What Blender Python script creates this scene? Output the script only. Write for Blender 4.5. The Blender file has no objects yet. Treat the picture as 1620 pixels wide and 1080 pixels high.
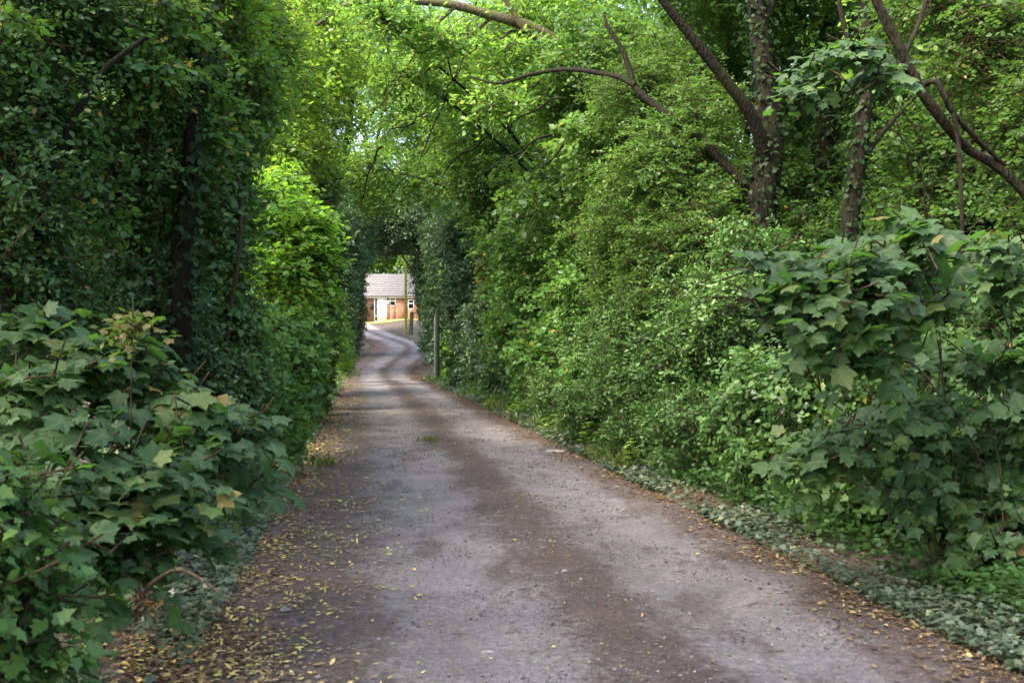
import bpy, math, random
import numpy as np
from mathutils import Vector

rng = np.random.default_rng(11)
random.seed(5)
scene = bpy.context.scene
col = scene.collection

# ------------------------------------------------------------------ camera, sky, sun, exposure
F_PX, CX, CY, CAM_Z = 1575.0, 810.0, 540.0, 1.5
cam_d = bpy.data.cameras.new("camera")
cam_d.lens = 35.0
cam_d.sensor_width = 36.0
cam_d.clip_start = 0.1
cam_d.clip_end = 3000
cam_d.dof.use_dof = True
cam_d.dof.focus_distance = 13.0
cam_d.dof.aperture_fstop = 5.6
cam = bpy.data.objects.new("camera", cam_d)
cam.location = (0, 0, CAM_Z)
cam.rotation_euler = (math.radians(90), 0, 0)
col.objects.link(cam)
scene.camera = cam

SUN_EL, SUN_AZ = math.radians(52), math.radians(-124)      # azimuth from +Y (view direction) towards +X (right)
world = bpy.data.worlds.new("World")
scene.world = world
world.use_nodes = True
wn = world.node_tree.nodes
sky = wn.new("ShaderNodeTexSky")
sky.sky_type = 'NISHITA'
sky.sun_disc = False
sky.sun_elevation = SUN_EL
sky.sun_rotation = SUN_AZ
sky.air_density = 1.0
sky.dust_density = 6.0
sky.ozone_density = 0.6
world.node_tree.links.new(sky.outputs[0], wn["Background"].inputs[0])
wn["Background"].inputs[1].default_value = 0.15

sun_d = bpy.data.lights.new("sun", 'SUN')
sun_d.energy = 1.2
sun_d.angle = math.radians(20)
sun_d.color = (1.0, 0.95, 0.86)
sun = bpy.data.objects.new("sun", sun_d)
sv = Vector((math.sin(SUN_AZ) * math.cos(SUN_EL), math.cos(SUN_AZ) * math.cos(SUN_EL), math.sin(SUN_EL)))
sun.rotation_euler = sv.to_track_quat('Z', 'Y').to_euler()
col.objects.link(sun)

scene.view_settings.view_transform = 'Standard'
scene.view_settings.look = 'None'
scene.view_settings.exposure = 2.55
scene.view_settings.gamma = 1.0
scene.render.engine = 'CYCLES'
scene.cycles.max_bounces = 7
scene.cycles.diffuse_bounces = 2
scene.cycles.glossy_bounces = 3
scene.cycles.transmission_bounces = 3

# ------------------------------------------------------------------ small helpers
def W(px, py, Y):
    return np.array([(px - CX) / F_PX * Y, Y, CAM_Z - (py - CY) / F_PX * Y])

def unit(a):
    return a / np.maximum(np.linalg.norm(a, axis=-1, keepdims=True), 1e-9)

def link(o, parent=None):
    col.objects.link(o)
    if parent is not None:
        o.parent = parent
    return o

def tag(o, label=None, cat=None, group=None, kind=None):
    if label: o["label"] = label
    if cat: o["category"] = cat
    if group: o["group"] = group
    if kind: o["kind"] = kind
    return o

def empty(name, loc, label, cat, group=None):
    o = bpy.data.objects.new(name, None)
    o.empty_display_size = 0.3
    o.location = loc
    col.objects.link(o)
    return tag(o, label, cat, group)

def mesh_np(name, V, F, mat, parent=None, attrs=None, smooth=False):
    """V (n,3) world positions, F (m,k) indices; parented meshes are moved into the parent's frame"""
    V = np.asarray(V, dtype=np.float32)
    if parent is not None:
        V = V - np.array(parent.location, dtype=np.float32)
    F = np.asarray(F, dtype=np.int32)
    me = bpy.data.meshes.new(name)
    me.vertices.add(len(V))
    me.vertices.foreach_set("co", V.ravel())
    m, k = F.shape
    me.loops.add(m * k)
    me.loops.foreach_set("vertex_index", F.ravel())
    me.polygons.add(m)
    me.polygons.foreach_set("loop_start", np.arange(0, m * k, k, dtype=np.int32))
    if smooth:
        me.polygons.foreach_set("use_smooth", np.ones(m, dtype=bool))
    for an, av in (attrs or {}).items():
        a = me.attributes.new(an, 'FLOAT', 'POINT')
        a.data.foreach_set("value", np.asarray(av, dtype=np.float32).ravel())
    me.update(calc_edges=True)
    me.materials.append(mat)
    return link(bpy.data.objects.new(name, me), parent)

class MB:
    """collects quads (boxes, tubes) and links them as one mesh"""
    def __init__(s):
        s.V, s.F, s.n = [], [], 0
    def add(s, V, F):
        s.V.append(np.asarray(V, float)); s.F.append(np.asarray(F, int) + s.n); s.n += len(V)
    def box(s, x0, x1, y0, y1, z0, z1):
        V = [(x, y, z) for z in (z0, z1) for y in (y0, y1) for x in (x0, x1)]
        s.add(V, [(0, 2, 3, 1), (4, 5, 7, 6), (0, 1, 5, 4), (2, 6, 7, 3), (0, 4, 6, 2), (1, 3, 7, 5)])
    def slab(s, pts, dz):
        """four corner points (counter-clockwise from above) thickened downwards by dz"""
        p = np.asarray(pts, float); q = p - np.array([0, 0, dz])
        s.add(np.vstack([p, q]), [(0, 1, 2, 3), (7, 6, 5, 4), (0, 4, 5, 1), (1, 5, 6, 2), (2, 6, 7, 3), (3, 7, 4, 0)])
    def tube(s, pts, rad, sides=8, wob=0.0, step=None, cap=True):
        P, R = spline(np.asarray(pts, float), np.asarray(rad, float), step)
        T = unit(np.gradient(P, axis=0))
        ref = np.array([0.31, 0.9, 0.17]) if abs(T[:, 2]).mean() > .6 else np.array([0.1, 0.05, 1.0])
        A = unit(np.cross(T, ref)); B = np.cross(T, A)
        th = np.linspace(0, 2 * np.pi, sides, endpoint=False)
        rr = R[:, None] * (1 + wob * rng.normal(size=(len(P), sides)))
        ring = P[:, None, :] + rr[..., None] * (np.cos(th)[None, :, None] * A[:, None, :] + np.sin(th)[None, :, None] * B[:, None, :])
        n = len(P)
        i = np.arange(n - 1)[:, None] * sides; j = np.arange(sides)[None, :]; jn = (j + 1) % sides
        Fq = np.stack([i + j, i + jn, i + sides + jn, i + sides + j], -1).reshape(-1, 4)
        s.add(ring.reshape(-1, 3), Fq)
        if cap:
            c = np.vstack([P[-1:] + T[-1:] * R[-1] * .3, ring[-1]])
            half = [(1 + k, 1 + k + 1, 1 + (k + 2) % sides, 0) for k in range(0, sides - 1, 2)]
            s.add(c, half)
    def build(s, name, mat, parent=None, smooth=False):
        return mesh_np(name, np.vstack(s.V), np.vstack([f for f in s.F if len(f)]), mat, parent, smooth=smooth)

def spline(P, R, step=None):
    if len(P) < 3:
        n = max(2, 4 if step is None else int(np.linalg.norm(P[-1] - P[0]) / step) + 1)
        t = np.linspace(0, 1, n)[:, None]
        return P[0] + (P[-1] - P[0]) * t, np.interp(t[:, 0], [0, 1], [R[0], R[-1]])
    Q = np.vstack([2 * P[0] - P[1], P, 2 * P[-1] - P[-2]])
    out, ro = [], []
    for k in range(len(P) - 1):
        a, b, c, d = Q[k], Q[k + 1], Q[k + 2], Q[k + 3]
        n = 5 if step is None else max(2, int(np.linalg.norm(c - b) / step))
        for t in np.arange(n) / n:
            out.append(.5 * ((2 * b) + (c - a) * t + (2 * a - 5 * b + 4 * c - d) * t * t + (3 * b - a - 3 * c + d) * t ** 3))
            ro.append(R[k] + (R[k + 1] - R[k]) * t)
    out.append(P[-1]); ro.append(R[-1])
    return np.array(out), np.array(ro)

# ------------------------------------------------------------------ lane and terrain shape
_ky = np.array([-30, 0, 20, 40, 45, 48.5, 52, 60, 68, 76, 85, 90, 100, 130, 700.])
_kz = np.array([0.19, 0, -.126, -.252, -.285, -.2, .02, .66, 1.28, 1.98, 2.85, 3.26, 3.6, 4.4, 6.0])
_xy = np.array([-30, 0, 20, 43, 47, 52, 56, 60, 66, 71, 76, 85, 92])
_xl = np.array([3.54, -.90, -3.86, -7.26, -7.95, -8.6, -8.75, -8.65, -8.9, -10.2, -12.3, -15.8, -19.])
_xr = np.array([7.50, 3.06, .10, -3.5, -4.5, -5.25, -5.2, -4.9, -5.15, -6.7, -8.6, -11.4, -13.6])
_yy = np.arange(-30, 140, .5)
def _sm(a, n=5):
    k = np.ones(n) / n
    return np.convolve(np.pad(a, n // 2, mode='edge'), k, 'valid')
_zs = _sm(np.interp(_yy, _ky, _kz), 7)
_ls = _sm(np.interp(_yy, _xy, _xl), 7)
_rs = _sm(np.interp(_yy, _xy, _xr), 7)
def zl(Y): return np.where(Y > 139, np.interp(Y, _ky, _kz), np.interp(Y, _yy, _zs))
def xl(Y): return np.interp(Y, _yy, _ls)
def xr(Y): return np.interp(Y, _yy, _rs)
def sstep(a, b, x):
    t = np.clip((x - a) / (b - a), 0, 1)
    return t * t * (3 - 2 * t)
def wav(x, y, f=1.0, s=0.0):
    return (np.sin(x * 1.7 * f + 1.3 * np.sin(y * 1.1 * f + s)) + np.sin(y * 1.9 * f + 1.7 * np.sin(x * 1.3 * f + 2 + s)) + np.sin((x + y) * 2.9 * f + s) * .5) / 2.5
def ground(X, Y):
    X = np.asarray(X, float); Y = np.asarray(Y, float)
    z = zl(Y)
    dr = X - xr(Y); dl = xl(Y) - X
    far = 1 - sstep(62, 78, Y)
    bank = (0.05 * sstep(0, .5, dr) + 1.0 * sstep(.5, 2.8, dr) + .5 * sstep(3, 9, dr)) * (.25 + .75 * far)
    bank = bank + (0.04 * sstep(0, .4, dl) + .3 * sstep(.4, 2.5, dl) + .4 * sstep(3, 9, dl)) * (.3 + .7 * far)
    rough = .035 * wav(X, Y, 1.6) * sstep(.1, .8, np.maximum(dr, dl))
    inside = sstep(.0, .3, np.maximum(dr, dl))
    return z + bank + rough - .035 * (1 - inside)

# ------------------------------------------------------------------ materials
def newmat(name):
    m = bpy.data.materials.new(name); m.use_nodes = True
    nt = m.node_tree
    return m, nt, nt.nodes, nt.links, nt.nodes["Principled BSDF"]

def ramp(nt, stops):
    r = nt.nodes.new("ShaderNodeValToRGB")
    e = r.color_ramp.elements
    while len(e) < len(stops): e.new(0.5)
    for el, (p, c) in zip(e, stops):
        el.position = p; el.color = (*c, 1)
    return r

def leafmat(name, stops, trans, tfac=.4, rough=.45, spec=.5, rib=None, gain=1.35):
    m, nt, N, L, bsdf = newmat(name)
    at = N.new("ShaderNodeAttribute"); at.attribute_name = "tint"
    r = ramp(nt, [(p_, tuple(min(.6, x * gain * w_) for x, w_ in zip(c_, (1.05, 1.0, .84)))) for p_, c_ in stops])
    L.new(at.outputs["Fac"], r.inputs[0])
    colr = r.outputs[0]
    if rib:
        a2 = N.new("ShaderNodeAttribute"); a2.attribute_name = "rib"
        pw = N.new("ShaderNodeMath"); pw.operation = 'POWER'; pw.inputs[1].default_value = 5.0
        L.new(a2.outputs["Fac"], pw.inputs[0])
        sc = N.new("ShaderNodeMath"); sc.operation = 'MULTIPLY'; sc.inputs[1].default_value = .55
        L.new(pw.outputs[0], sc.inputs[0])
        mx = N.new("ShaderNodeMixRGB"); mx.inputs[2].default_value = (*rib, 1)
        L.new(sc.outputs[0], mx.inputs[0]); L.new(colr, mx.inputs[1])
        tc = N.new("ShaderNodeTexCoord"); nz = N.new("ShaderNodeTexNoise"); nz.inputs["Scale"].default_value = 55
        L.new(tc.outputs["Object"], nz.inputs["Vector"])
        mm = N.new("ShaderNodeMixRGB"); mm.blend_type = 'MULTIPLY'; mm.inputs[0].default_value = .5
        rr = ramp(nt, [(.3, (.62, .66, .6)), (.6, (1.1, 1.1, 1.05))])
        L.new(nz.outputs["Fac"], rr.inputs[0]); L.new(mx.outputs[0], mm.inputs[1]); L.new(rr.outputs[0], mm.inputs[2])
        colr = mm.outputs[0]
        bp = N.new("ShaderNodeBump"); bp.inputs["Strength"].default_value = .35; bp.inputs["Distance"].default_value = .01
        L.new(nz.outputs["Fac"], bp.inputs["Height"]); L.new(bp.outputs[0], bsdf.inputs["Normal"])
    L.new(colr, bsdf.inputs["Base Color"])
    bsdf.inputs["Roughness"].default_value = rough
    bsdf.inputs["Specular IOR Level"].default_value = spec
    tr = N.new("ShaderNodeBsdfTranslucent")
    mt = N.new("ShaderNodeMixRGB"); mt.blend_type = 'MIX'; mt.inputs[0].default_value = .6
    mt.inputs[2].default_value = (*trans, 1)
    L.new(colr, mt.inputs[1]); L.new(mt.outputs[0], tr.inputs[0])
    mix = N.new("ShaderNodeMixShader"); mix.inputs[0].default_value = tfac
    L.new(bsdf.outputs[0], mix.inputs[1]); L.new(tr.outputs[0], mix.inputs[2])
    L.new(mix.outputs[0], N["Material Output"].inputs["Surface"])
    return m

BR, YE = (.17, .085, .03), (.30, .26, .04)
M = {}
M['ivy'] = leafmat("ivy_leaf", [(0, (.02, .048, .014)), (.6, (.036, .085, .022)), (.94, (.058, .12, .03)), (.985, (.10, .14, .03)), (1, BR)], (.1, .24, .025), .32, .42, .3, gain=1.6)
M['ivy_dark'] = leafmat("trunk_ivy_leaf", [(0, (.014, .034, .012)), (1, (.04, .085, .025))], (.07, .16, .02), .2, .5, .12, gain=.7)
M['privet'] = leafmat("privet_leaf", [(0, (.03, .06, .03)), (.6, (.05, .10, .045)), (.95, (.075, .14, .05)), (1, (.16, .18, .05))], (.11, .26, .03), .33, .36, .5, gain=1.5)
M['hawthorn'] = leafmat("hawthorn_leaf", [(0, (.035, .075, .02)), (.55, (.06, .12, .028)), (.95, (.10, .17, .035)), (.985, YE), (1, BR)], (.15, .32, .03), .42, .5, .22, gain=1.12)
M['dogwood'] = leafmat("dogwood_leaf", [(0, (.035, .085, .028)), (.6, (.06, .14, .036)), (.95, (.10, .2, .045)), (.985, YE), (1, (.3, .13, .04))], (.18, .38, .03), .44, .45, .28)
M['hazel'] = leafmat("hazel_leaf", [(0, (.05, .11, .02)), (.6, (.08, .17, .026)), (1, (.14, .24, .04))], (.34, .66, .03), .55, .42, gain=1.5)
M['maple'] = leafmat("maple_leaf", [(0, (.045, .11, .02)), (.6, (.075, .17, .028)), (.93, (.13, .24, .045)), (.97, YE), (1, (.22, .10, .03))], (.38, .62, .05), .55, .4)
M['oak'] = leafmat("oak_leaf", [(0, (.04, .10, .025)), (.6, (.07, .16, .033)), (.95, (.13, .23, .05)), (1, YE)], (.34, .60, .06), .55, .36)
M['sycamore'] = leafmat("sycamore_leaf", [(0, (.03, .075, .03)), (.6, (.05, .115, .045)), (.93, (.08, .15, .05)), (.97, (.14, .17, .05)), (1, (.25, .15, .06))], (.14, .36, .03), .38, .55, .38, rib=(.13, .19, .07), gain=.8)
M['cypress'] = leafmat("cypress_leaf", [(0, (.022, .05, .024)), (.7, (.04, .085, .036)), (1, (.07, .12, .05))], (.08, .2, .03), .3, .42, gain=1.5)
M['wood'] = leafmat("woodland_leaf", [(0, (.03, .07, .022)), (.6, (.05, .12, .03)), (.95, (.09, .17, .04)), (1, YE)], (.18, .36, .035), .45, .45, .28, gain=1.1)
M['ground_ivy'] = leafmat("ground_ivy_leaf", [(0, (.035, .06, .035)), (.6, (.06, .088, .062)), (.9, (.10, .13, .095)), (1, (.2, .2, .1))], (.1, .18, .05), .2, .45, gain=1.1)
M['weed'] = leafmat("weed_leaf", [(0, (.08, .15, .03)), (1, (.16, .25, .04))], (.25, .45, .04), .4)
M['grass'] = leafmat("grass_blade", [(0, (.05, .085, .022)), (.7, (.09, .13, .035)), (1, (.2, .18, .07))], (.18, .28, .04), .35)
M['litter'] = leafmat("fallen_leaf", [(0, (.07, .042, .025)), (.35, (.12, .083, .05)), (.6, (.22, .165, .1)), (.8, (.42, .33, .12)), (.95, (.48, .42, .17)), (1, (.3, .34, .08))], (.3, .2, .06), .12, .6, .3, gain=1.0)
M['dry'] = leafmat("dry_leaf", [(0, (.20, .11, .05)), (1, (.42, .26, .13))], (.4, .2, .08), .3, .6, .3, gain=1.0)

def barkmat(name, a, b, moss=(.06, .09, .02), mossf=.5, scale=9):
    m, nt, N, L, bsdf = newmat(name)
    tc = N.new("ShaderNodeTexCoord"); mp = N.new("ShaderNodeMapping"); mp.inputs["Scale"].default_value = (1, 1, .22)
    L.new(tc.outputs["Object"], mp.inputs[0])
    n1 = N.new("ShaderNodeTexNoise"); n1.inputs["Scale"].default_value = scale * 4; n1.inputs["Detail"].default_value = 8
    L.new(mp.outputs[0], n1.inputs["Vector"])
    r1 = ramp(nt, [(.35, a), (.65, b)]); L.new(n1.outputs["Fac"], r1.inputs[0])
    n2 = N.new("ShaderNodeTexNoise"); n2.inputs["Scale"].default_value = 3.5; n2.inputs["Detail"].default_value = 5
    L.new(tc.outputs["Object"], n2.inputs["Vector"])
    r2 = ramp(nt, [(.5 - mossf * .25, (0, 0, 0)), (.75 - mossf * .25, (1, 1, 1))]); L.new(n2.outputs["Fac"], r2.inputs[0])
    mx = N.new("ShaderNodeMixRGB"); mx.inputs[2].default_value = (*moss, 1)
    L.new(r2.outputs[0], mx.inputs[0]); L.new(r1.outputs[0], mx.inputs[1]); L.new(mx.outputs[0], bsdf.inputs["Base Color"])
    bsdf.inputs["Roughness"].default_value = .85
    bp = N.new("ShaderNodeBump"); bp.inputs["Strength"].default_value = 1.0; bp.inputs["Distance"].default_value = .05; bsdf.inputs["Specular IOR Level"].default_value = .15
    L.new(n1.outputs["Fac"], bp.inputs["Height"]); L.new(bp.outputs[0], bsdf.inputs["Normal"])
    return m
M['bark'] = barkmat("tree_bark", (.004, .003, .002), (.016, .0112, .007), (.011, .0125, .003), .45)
M['bark_pale'] = barkmat("mossy_branch_bark", (.045, .036, .025), (.17, .14, .10), (.09, .10, .025), .45, 14)
M['bark_brown'] = barkmat("elder_bark", (.007, .0048, .003), (.03, .02, .0135), (.016, .016, .006), .25)
M['twig'] = barkmat("twig_bark", (.025, .016, .010), (.075, .05, .03), (.04, .04, .016), .2)
M['dead'] = barkmat("dead_wood", (.055, .038, .024), (.15, .11, .072), (.06, .055, .025), .2)
M['pole_green'] = barkmat("algae_green_pole", (.13, .12, .03), (.22, .21, .05), (.2, .22, .03), .7)
M['pole_grey'] = barkmat("weathered_pole", (.02, .02, .016), (.05, .049, .04), (.025, .036, .016), .5)
M['post_brown'] = barkmat("weathered_post", (.05, .04, .03), (.13, .1, .075), (.07, .08, .03), .3)

def plain(name, c, rough=.5, noise=.15, metallic=0):
    m, nt, N, L, bsdf = newmat(name)
    tc = N.new("ShaderNodeTexCoord"); nz = N.new("ShaderNodeTexNoise"); nz.inputs["Scale"].default_value = 6; nz.inputs["Detail"].default_value = 6
    L.new(tc.outputs["Object"], nz.inputs["Vector"])
    r = ramp(nt, [(.3, tuple(x * (1 - noise) for x in c)), (.7, tuple(min(1, x * (1 + noise)) for x in c))])
    L.new(nz.outputs["Fac"], r.inputs[0]); L.new(r.outputs[0], bsdf.inputs["Base Color"])
    bsdf.inputs["Roughness"].default_value = rough; bsdf.inputs["Metallic"].default_value = metallic
    return m
M['white'] = plain("white_upvc", (.78, .78, .77), .35, .05)
M['black'] = plain("black_plastic", (.02, .02, .022), .4)
M['glass'] = plain("dark_window_glass", (.03, .035, .04), .08)
M['sill'] = plain("slate_sill", (.16, .15, .15), .7)
M['stone'] = plain("pale_stone", (.19, .18, .175), .8)
M['cable'] = plain("pale_conduit", (.14, .155, .15), .5)

def brickmat():
    m, nt, N, L, bsdf = newmat("orange_brick")
    tc = N.new("ShaderNodeTexCoord"); mp = N.new("ShaderNodeMapping")
    mp.inputs["Rotation"].default_value = (math.radians(90), 0, 0)
    L.new(tc.outputs["Object"], mp.inputs[0])
    b = N.new("ShaderNodeTexBrick")
    b.inputs["Color1"].default_value = (.27, .10, .048, 1); b.inputs["Color2"].default_value = (.20, .07, .034, 1); b.inputs["Mortar"].default_value = (.24, .18, .13, 1)
    b.inputs["Scale"].default_value = 1.0; b.inputs["Brick Width"].default_value = .225; b.inputs["Row Height"].default_value = .075
    b.inputs["Mortar Size"].default_value = .008
    L.new(mp.outputs[0], b.inputs["Vector"])
    nz = N.new("ShaderNodeTexNoise"); nz.inputs["Scale"].default_value = 2.5; nz.inputs["Detail"].default_value = 5
    L.new(tc.outputs["Object"], nz.inputs["Vector"])
    rr = ramp(nt, [(.35, (.75, .75, .75)), (.65, (1.1, 1.08, 1.05))]); L.new(nz.outputs["Fac"], rr.inputs[0])
    mm = N.new("ShaderNodeMixRGB"); mm.blend_type = 'MULTIPLY'; mm.inputs[0].default_value = 1
    L.new(b.outputs["Color"], mm.inputs[1]); L.new(rr.outputs[0], mm.inputs[2]); L.new(mm.outputs[0], bsdf.inputs["Base Color"])
    bsdf.inputs["Roughness"].default_value = .9
    return m
M['brick'] = brickmat()
M['tile'] = plain("grey_roof_tile", (.105, .10, .10), .7, .3)

def lanemat():
    m, nt, N, L, bsdf = newmat("worn_gravel_lane")
    at = N.new("ShaderNodeAttribute"); at.attribute_name = "lat"
    tc = N.new("ShaderNodeTexCoord")
    def noise(scale, detail=5, rough=.55, vec=None):
        n = N.new("ShaderNodeTexNoise"); n.inputs["Scale"].default_value = scale; n.inputs["Detail"].default_value = detail; n.inputs["Roughness"].default_value = rough
        L.new(vec or tc.outputs["Object"], n.inputs["Vector"]); return n.outputs["Fac"]
    def math_(op, a, b, cl=False):
        n = N.new("ShaderNodeMath"); n.operation = op; n.use_clamp = cl
        for i, v in enumerate((a, b)):
            if isinstance(v, (int, float)): n.inputs[i].default_value = v
            else: L.new(v, n.inputs[i])
        return n.outputs[0]
    def mixc(f, a, b, mode='MIX'):
        n = N.new("ShaderNodeMixRGB"); n.blend_type = mode
        for i, v in enumerate((f, a, b)):
            if isinstance(v, (int, float)): n.inputs[i].default_value = v
            elif isinstance(v, tuple): n.inputs[i].default_value = (*v, 1)
            else: L.new(v, n.inputs[i])
        return n.outputs[0]
    # stretch along the lane so that worn patches run with the wheels
    mp = N.new("ShaderNodeMapping"); mp.inputs["Scale"].default_value = (1, .38, 1); mp.inputs["Rotation"].default_value = (0, 0, math.radians(-8.4))
    L.new(tc.outputs["Object"], mp.inputs[0])
    big = noise(1.1, 7, .62, mp.outputs[0]); mid = noise(3.3, 7, .65, mp.outputs[0]); fine = noise(30, 12, .8); grit = noise(150, 4, .7)
    u = math_('ADD', at.outputs["Fac"], math_('MULTIPLY', math_('SUBTRACT', big, .5), .28))
    u = math_('ADD', u, math_('MULTIPLY', math_('SUBTRACT', mid, .5), .38))
    u = math_('ADD', u, math_('MULTIPLY', math_('SUBTRACT', noise(13, 8, .7), .5), .42))
    u01 = math_('ADD', math_('MULTIPLY', u, .5), .5)
    # 1 = bare grey track, 0 = brown earth
    tr = ramp(nt, [(.0, (0, 0, 0)), (.21, (.10, .10, .10)), (.27, (.75, .75, .75)), (.36, (1, 1, 1)), (.46, (.95, .95, .95)), (.52, (.15, .15, .15)), (.57, (.0, .0, .0)), (.615, (.12, .12, .12)), (.675, (.9, .9, .9)), (.83, (1, 1, 1)), (.90, (.15, .15, .15)), (1, (0, 0, 0))])
    L.new(u01, tr.inputs[0])
    grey = ramp(nt, [(.3, (.075, .067, .068)), (.5, (.205, .186, .187)), (.7, (.37, .34, .34))]); L.new(fine, grey.inputs[0])
    earth = ramp(nt, [(.3, (.023, .0145, .011)), (.5, (.080, .052, .041)), (.7, (.185, .132, .108))]); L.new(fine, earth.inputs[0])
    pat = ramp(nt, [(.54, (1, 1, 1)), (.60, (.4, .4, .4))]); L.new(noise(2.3, 9, .68, mp.outputs[0]), pat.inputs[0])
    dust = ramp(nt, [(.5, (0, 0, 0)), (.7, (.25, .25, .25))]); L.new(noise(9, 9, .75), dust.inputs[0])
    c = mixc(math_('ADD', math_('MULTIPLY', tr.outputs[0], pat.outputs[0]), dust.outputs[0], True), earth.outputs[0], grey.outputs[0])
    blot = ramp(nt, [(.3, (.72, .72, .73)), (.62, (1.16, 1.15, 1.15))]); L.new(noise(2.1, 8, .6), blot.inputs[0])
    c = mixc(.9, c, blot.outputs[0], 'MULTIPLY')
    vo = N.new("ShaderNodeTexVoronoi"); vo.inputs["Scale"].default_value = 52; L.new(tc.outputs["Object"], vo.inputs["Vector"])
    chip = ramp(nt, [(.0, (0, 0, 0)), (.22, (0, 0, 0)), (.3, (1, 1, 1))]); L.new(vo.outputs["Distance"], chip.inputs[0])
    sel = ramp(nt, [(.42, (0, 0, 0)), (.58, (1, 1, 1))]); L.new(noise(5, 5), sel.inputs[0])
    stone = ramp(nt, [(0, (.06, .06, .065)), (.6, (.16, .15, .15)), (1, (.42, .4, .4))]); 
    sepc = N.new("ShaderNodeSeparateColor"); L.new(vo.outputs["Color"], sepc.inputs[0]); L.new(sepc.outputs[0], stone.inputs[0])
    inv = math_('SUBTRACT', 1.0, chip.outputs[0])
    c = mixc(math_('MULTIPLY', math_('MULTIPLY', inv, sel.outputs[0]), .8), c, stone.outputs[0])
    L.new(c, bsdf.inputs["Base Color"])
    bsdf.inputs["Roughness"].default_value = .78
    bsdf.inputs["Specular IOR Level"].default_value = .4
    h = math_('ADD', math_('MULTIPLY', fine, .8), math_('MULTIPLY', grit, .35))
    h = math_('ADD', h, math_('MULTIPLY', inv, .4))
    bp = N.new("ShaderNodeBump"); bp.inputs["Strength"].default_value = 1.0; bp.inputs["Distance"].default_value = .035
    L.new(h, bp.inputs["Height"]); L.new(bp.outputs[0], bsdf.inputs["Normal"])
    return m
M['lane'] = lanemat()

def soilmat(name, stops, scale=14, bump=.04):
    m, nt, N, L, bsdf = newmat(name)
    tc = N.new("ShaderNodeTexCoord"); nz = N.new("ShaderNodeTexNoise"); nz.inputs["Scale"].default_value = scale; nz.inputs["Detail"].default_value = 9; nz.inputs["Roughness"].default_value = .7
    L.new(tc.outputs["Object"], nz.inputs["Vector"])
    r = ramp(nt, stops); L.new(nz.outputs["Fac"], r.inputs[0]); L.new(r.outputs[0], bsdf.inputs["Base Color"])
    bsdf.inputs["Roughness"].default_value = .95
    bp = N.new("ShaderNodeBump"); bp.inputs["Distance"].default_value = bump; L.new(nz.outputs["Fac"], bp.inputs["Height"]); L.new(bp.outputs[0], bsdf.inputs["Normal"])
    return m
M['soil'] = soilmat("leaf_mould_soil", [(.3, (.025, .02, .014)), (.55, (.06, .043, .03)), (.75, (.12, .085, .055))])
M['lawn'] = soilmat("mown_lawn", [(.3, (.11, .13, .03)), (.7, (.21, .20, .05))], 30, .02)

# ------------------------------------------------------------------ the setting: ground, lane, lawn
gx = np.unique(np.concatenate([np.linspace(-500, -30, 24), np.linspace(-30, 20, 251), np.linspace(20, 500, 24)]))
gy = np.unique(np.concatenate([np.linspace(-200, -4, 25), np.linspace(-4, 100, 417), np.linspace(100, 900, 30)]))
GX, GY = np.meshgrid(gx, gy)
GZ = ground(GX, GY)
nX, nY = len(gx), len(gy)
ii = (np.arange(nY - 1)[:, None] * nX + np.arange(nX - 1)[None, :])
GF = np.stack([ii, ii + 1, ii + nX + 1, ii + nX], -1).reshape(-1, 4)
tag(mesh_np("ground", np.stack([GX, GY, GZ], -1).reshape(-1, 3), GF, M['soil'], smooth=True), "brown leaf-mould ground and ivy banks either side of the lane", "ground", kind="structure")

lu = np.linspace(-1, 1, 41)
lv = np.concatenate([np.arange(-12, 30, .2), np.arange(30, 88, .4)])
LU, LV = np.meshgrid(lu, lv)
a, b = xl(LV), xr(LV)
ew = 0.10 * wav(LV * 1.0, LV * .37, 1.3) * np.abs(LU)
LX = (a + b) / 2 + LU * ((b - a) / 2 + .03 + ew)
rut = -.028 * np.exp(-((LU + .28) / .2) ** 2) - .028 * np.exp(-((LU - .55) / .17) ** 2) + .012 * wav(LX, LV, 2.1)
LZ = zl(LV) + rut - .03 * np.abs(LU) ** 6 + .012
nU = len(lu)
ii = (np.arange(len(lv) - 1)[:, None] * nU + np.arange(nU - 1)[None, :])
LF = np.stack([ii, ii + 1, ii + nU + 1, ii + nU], -1).reshape(-1, 4)
def lane_z(X, Y):
    u = (X - (xl(Y) + xr(Y)) / 2) / ((xr(Y) - xl(Y)) / 2)
    return zl(Y) - .028 * np.exp(-((u + .28) / .2) ** 2) - .028 * np.exp(-((u - .55) / .17) ** 2) + .012 * wav(X, Y, 2.1) - .03 * np.clip(np.abs(u), 0, 1) ** 6 + .012
def surf(X, Y):
    ins = (X > xl(Y)) & (X < xr(Y)) & (Y < 87.5)
    return np.where(ins, np.maximum(lane_z(X, Y), ground(X, Y)), ground(X, Y))
tag(mesh_np("lane", np.stack([LX, LV, LZ], -1).reshape(-1, 3), LF, M['lane'], smooth=True, attrs={"lat": LU}), "narrow gravel lane with two worn grey wheel tracks", "lane", kind="structure")

lx = np.linspace(-24, 6, 61); ly = np.linspace(87.2, 90.6, 12)
AX, AY = np.meshgrid(lx, ly)
ii = (np.arange(len(ly) - 1)[:, None] * len(lx) + np.arange(len(lx) - 1)[None, :])
tag(mesh_np("lawn", np.stack([AX, AY, ground(AX, AY) + .05], -1).reshape(-1, 3), np.stack([ii, ii + 1, ii + len(lx) + 1, ii + len(lx)], -1).reshape(-1, 4), M['lawn'], smooth=True), "strip of sunlit yellow-green lawn below the brick house", "lawn", kind="structure")

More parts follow.
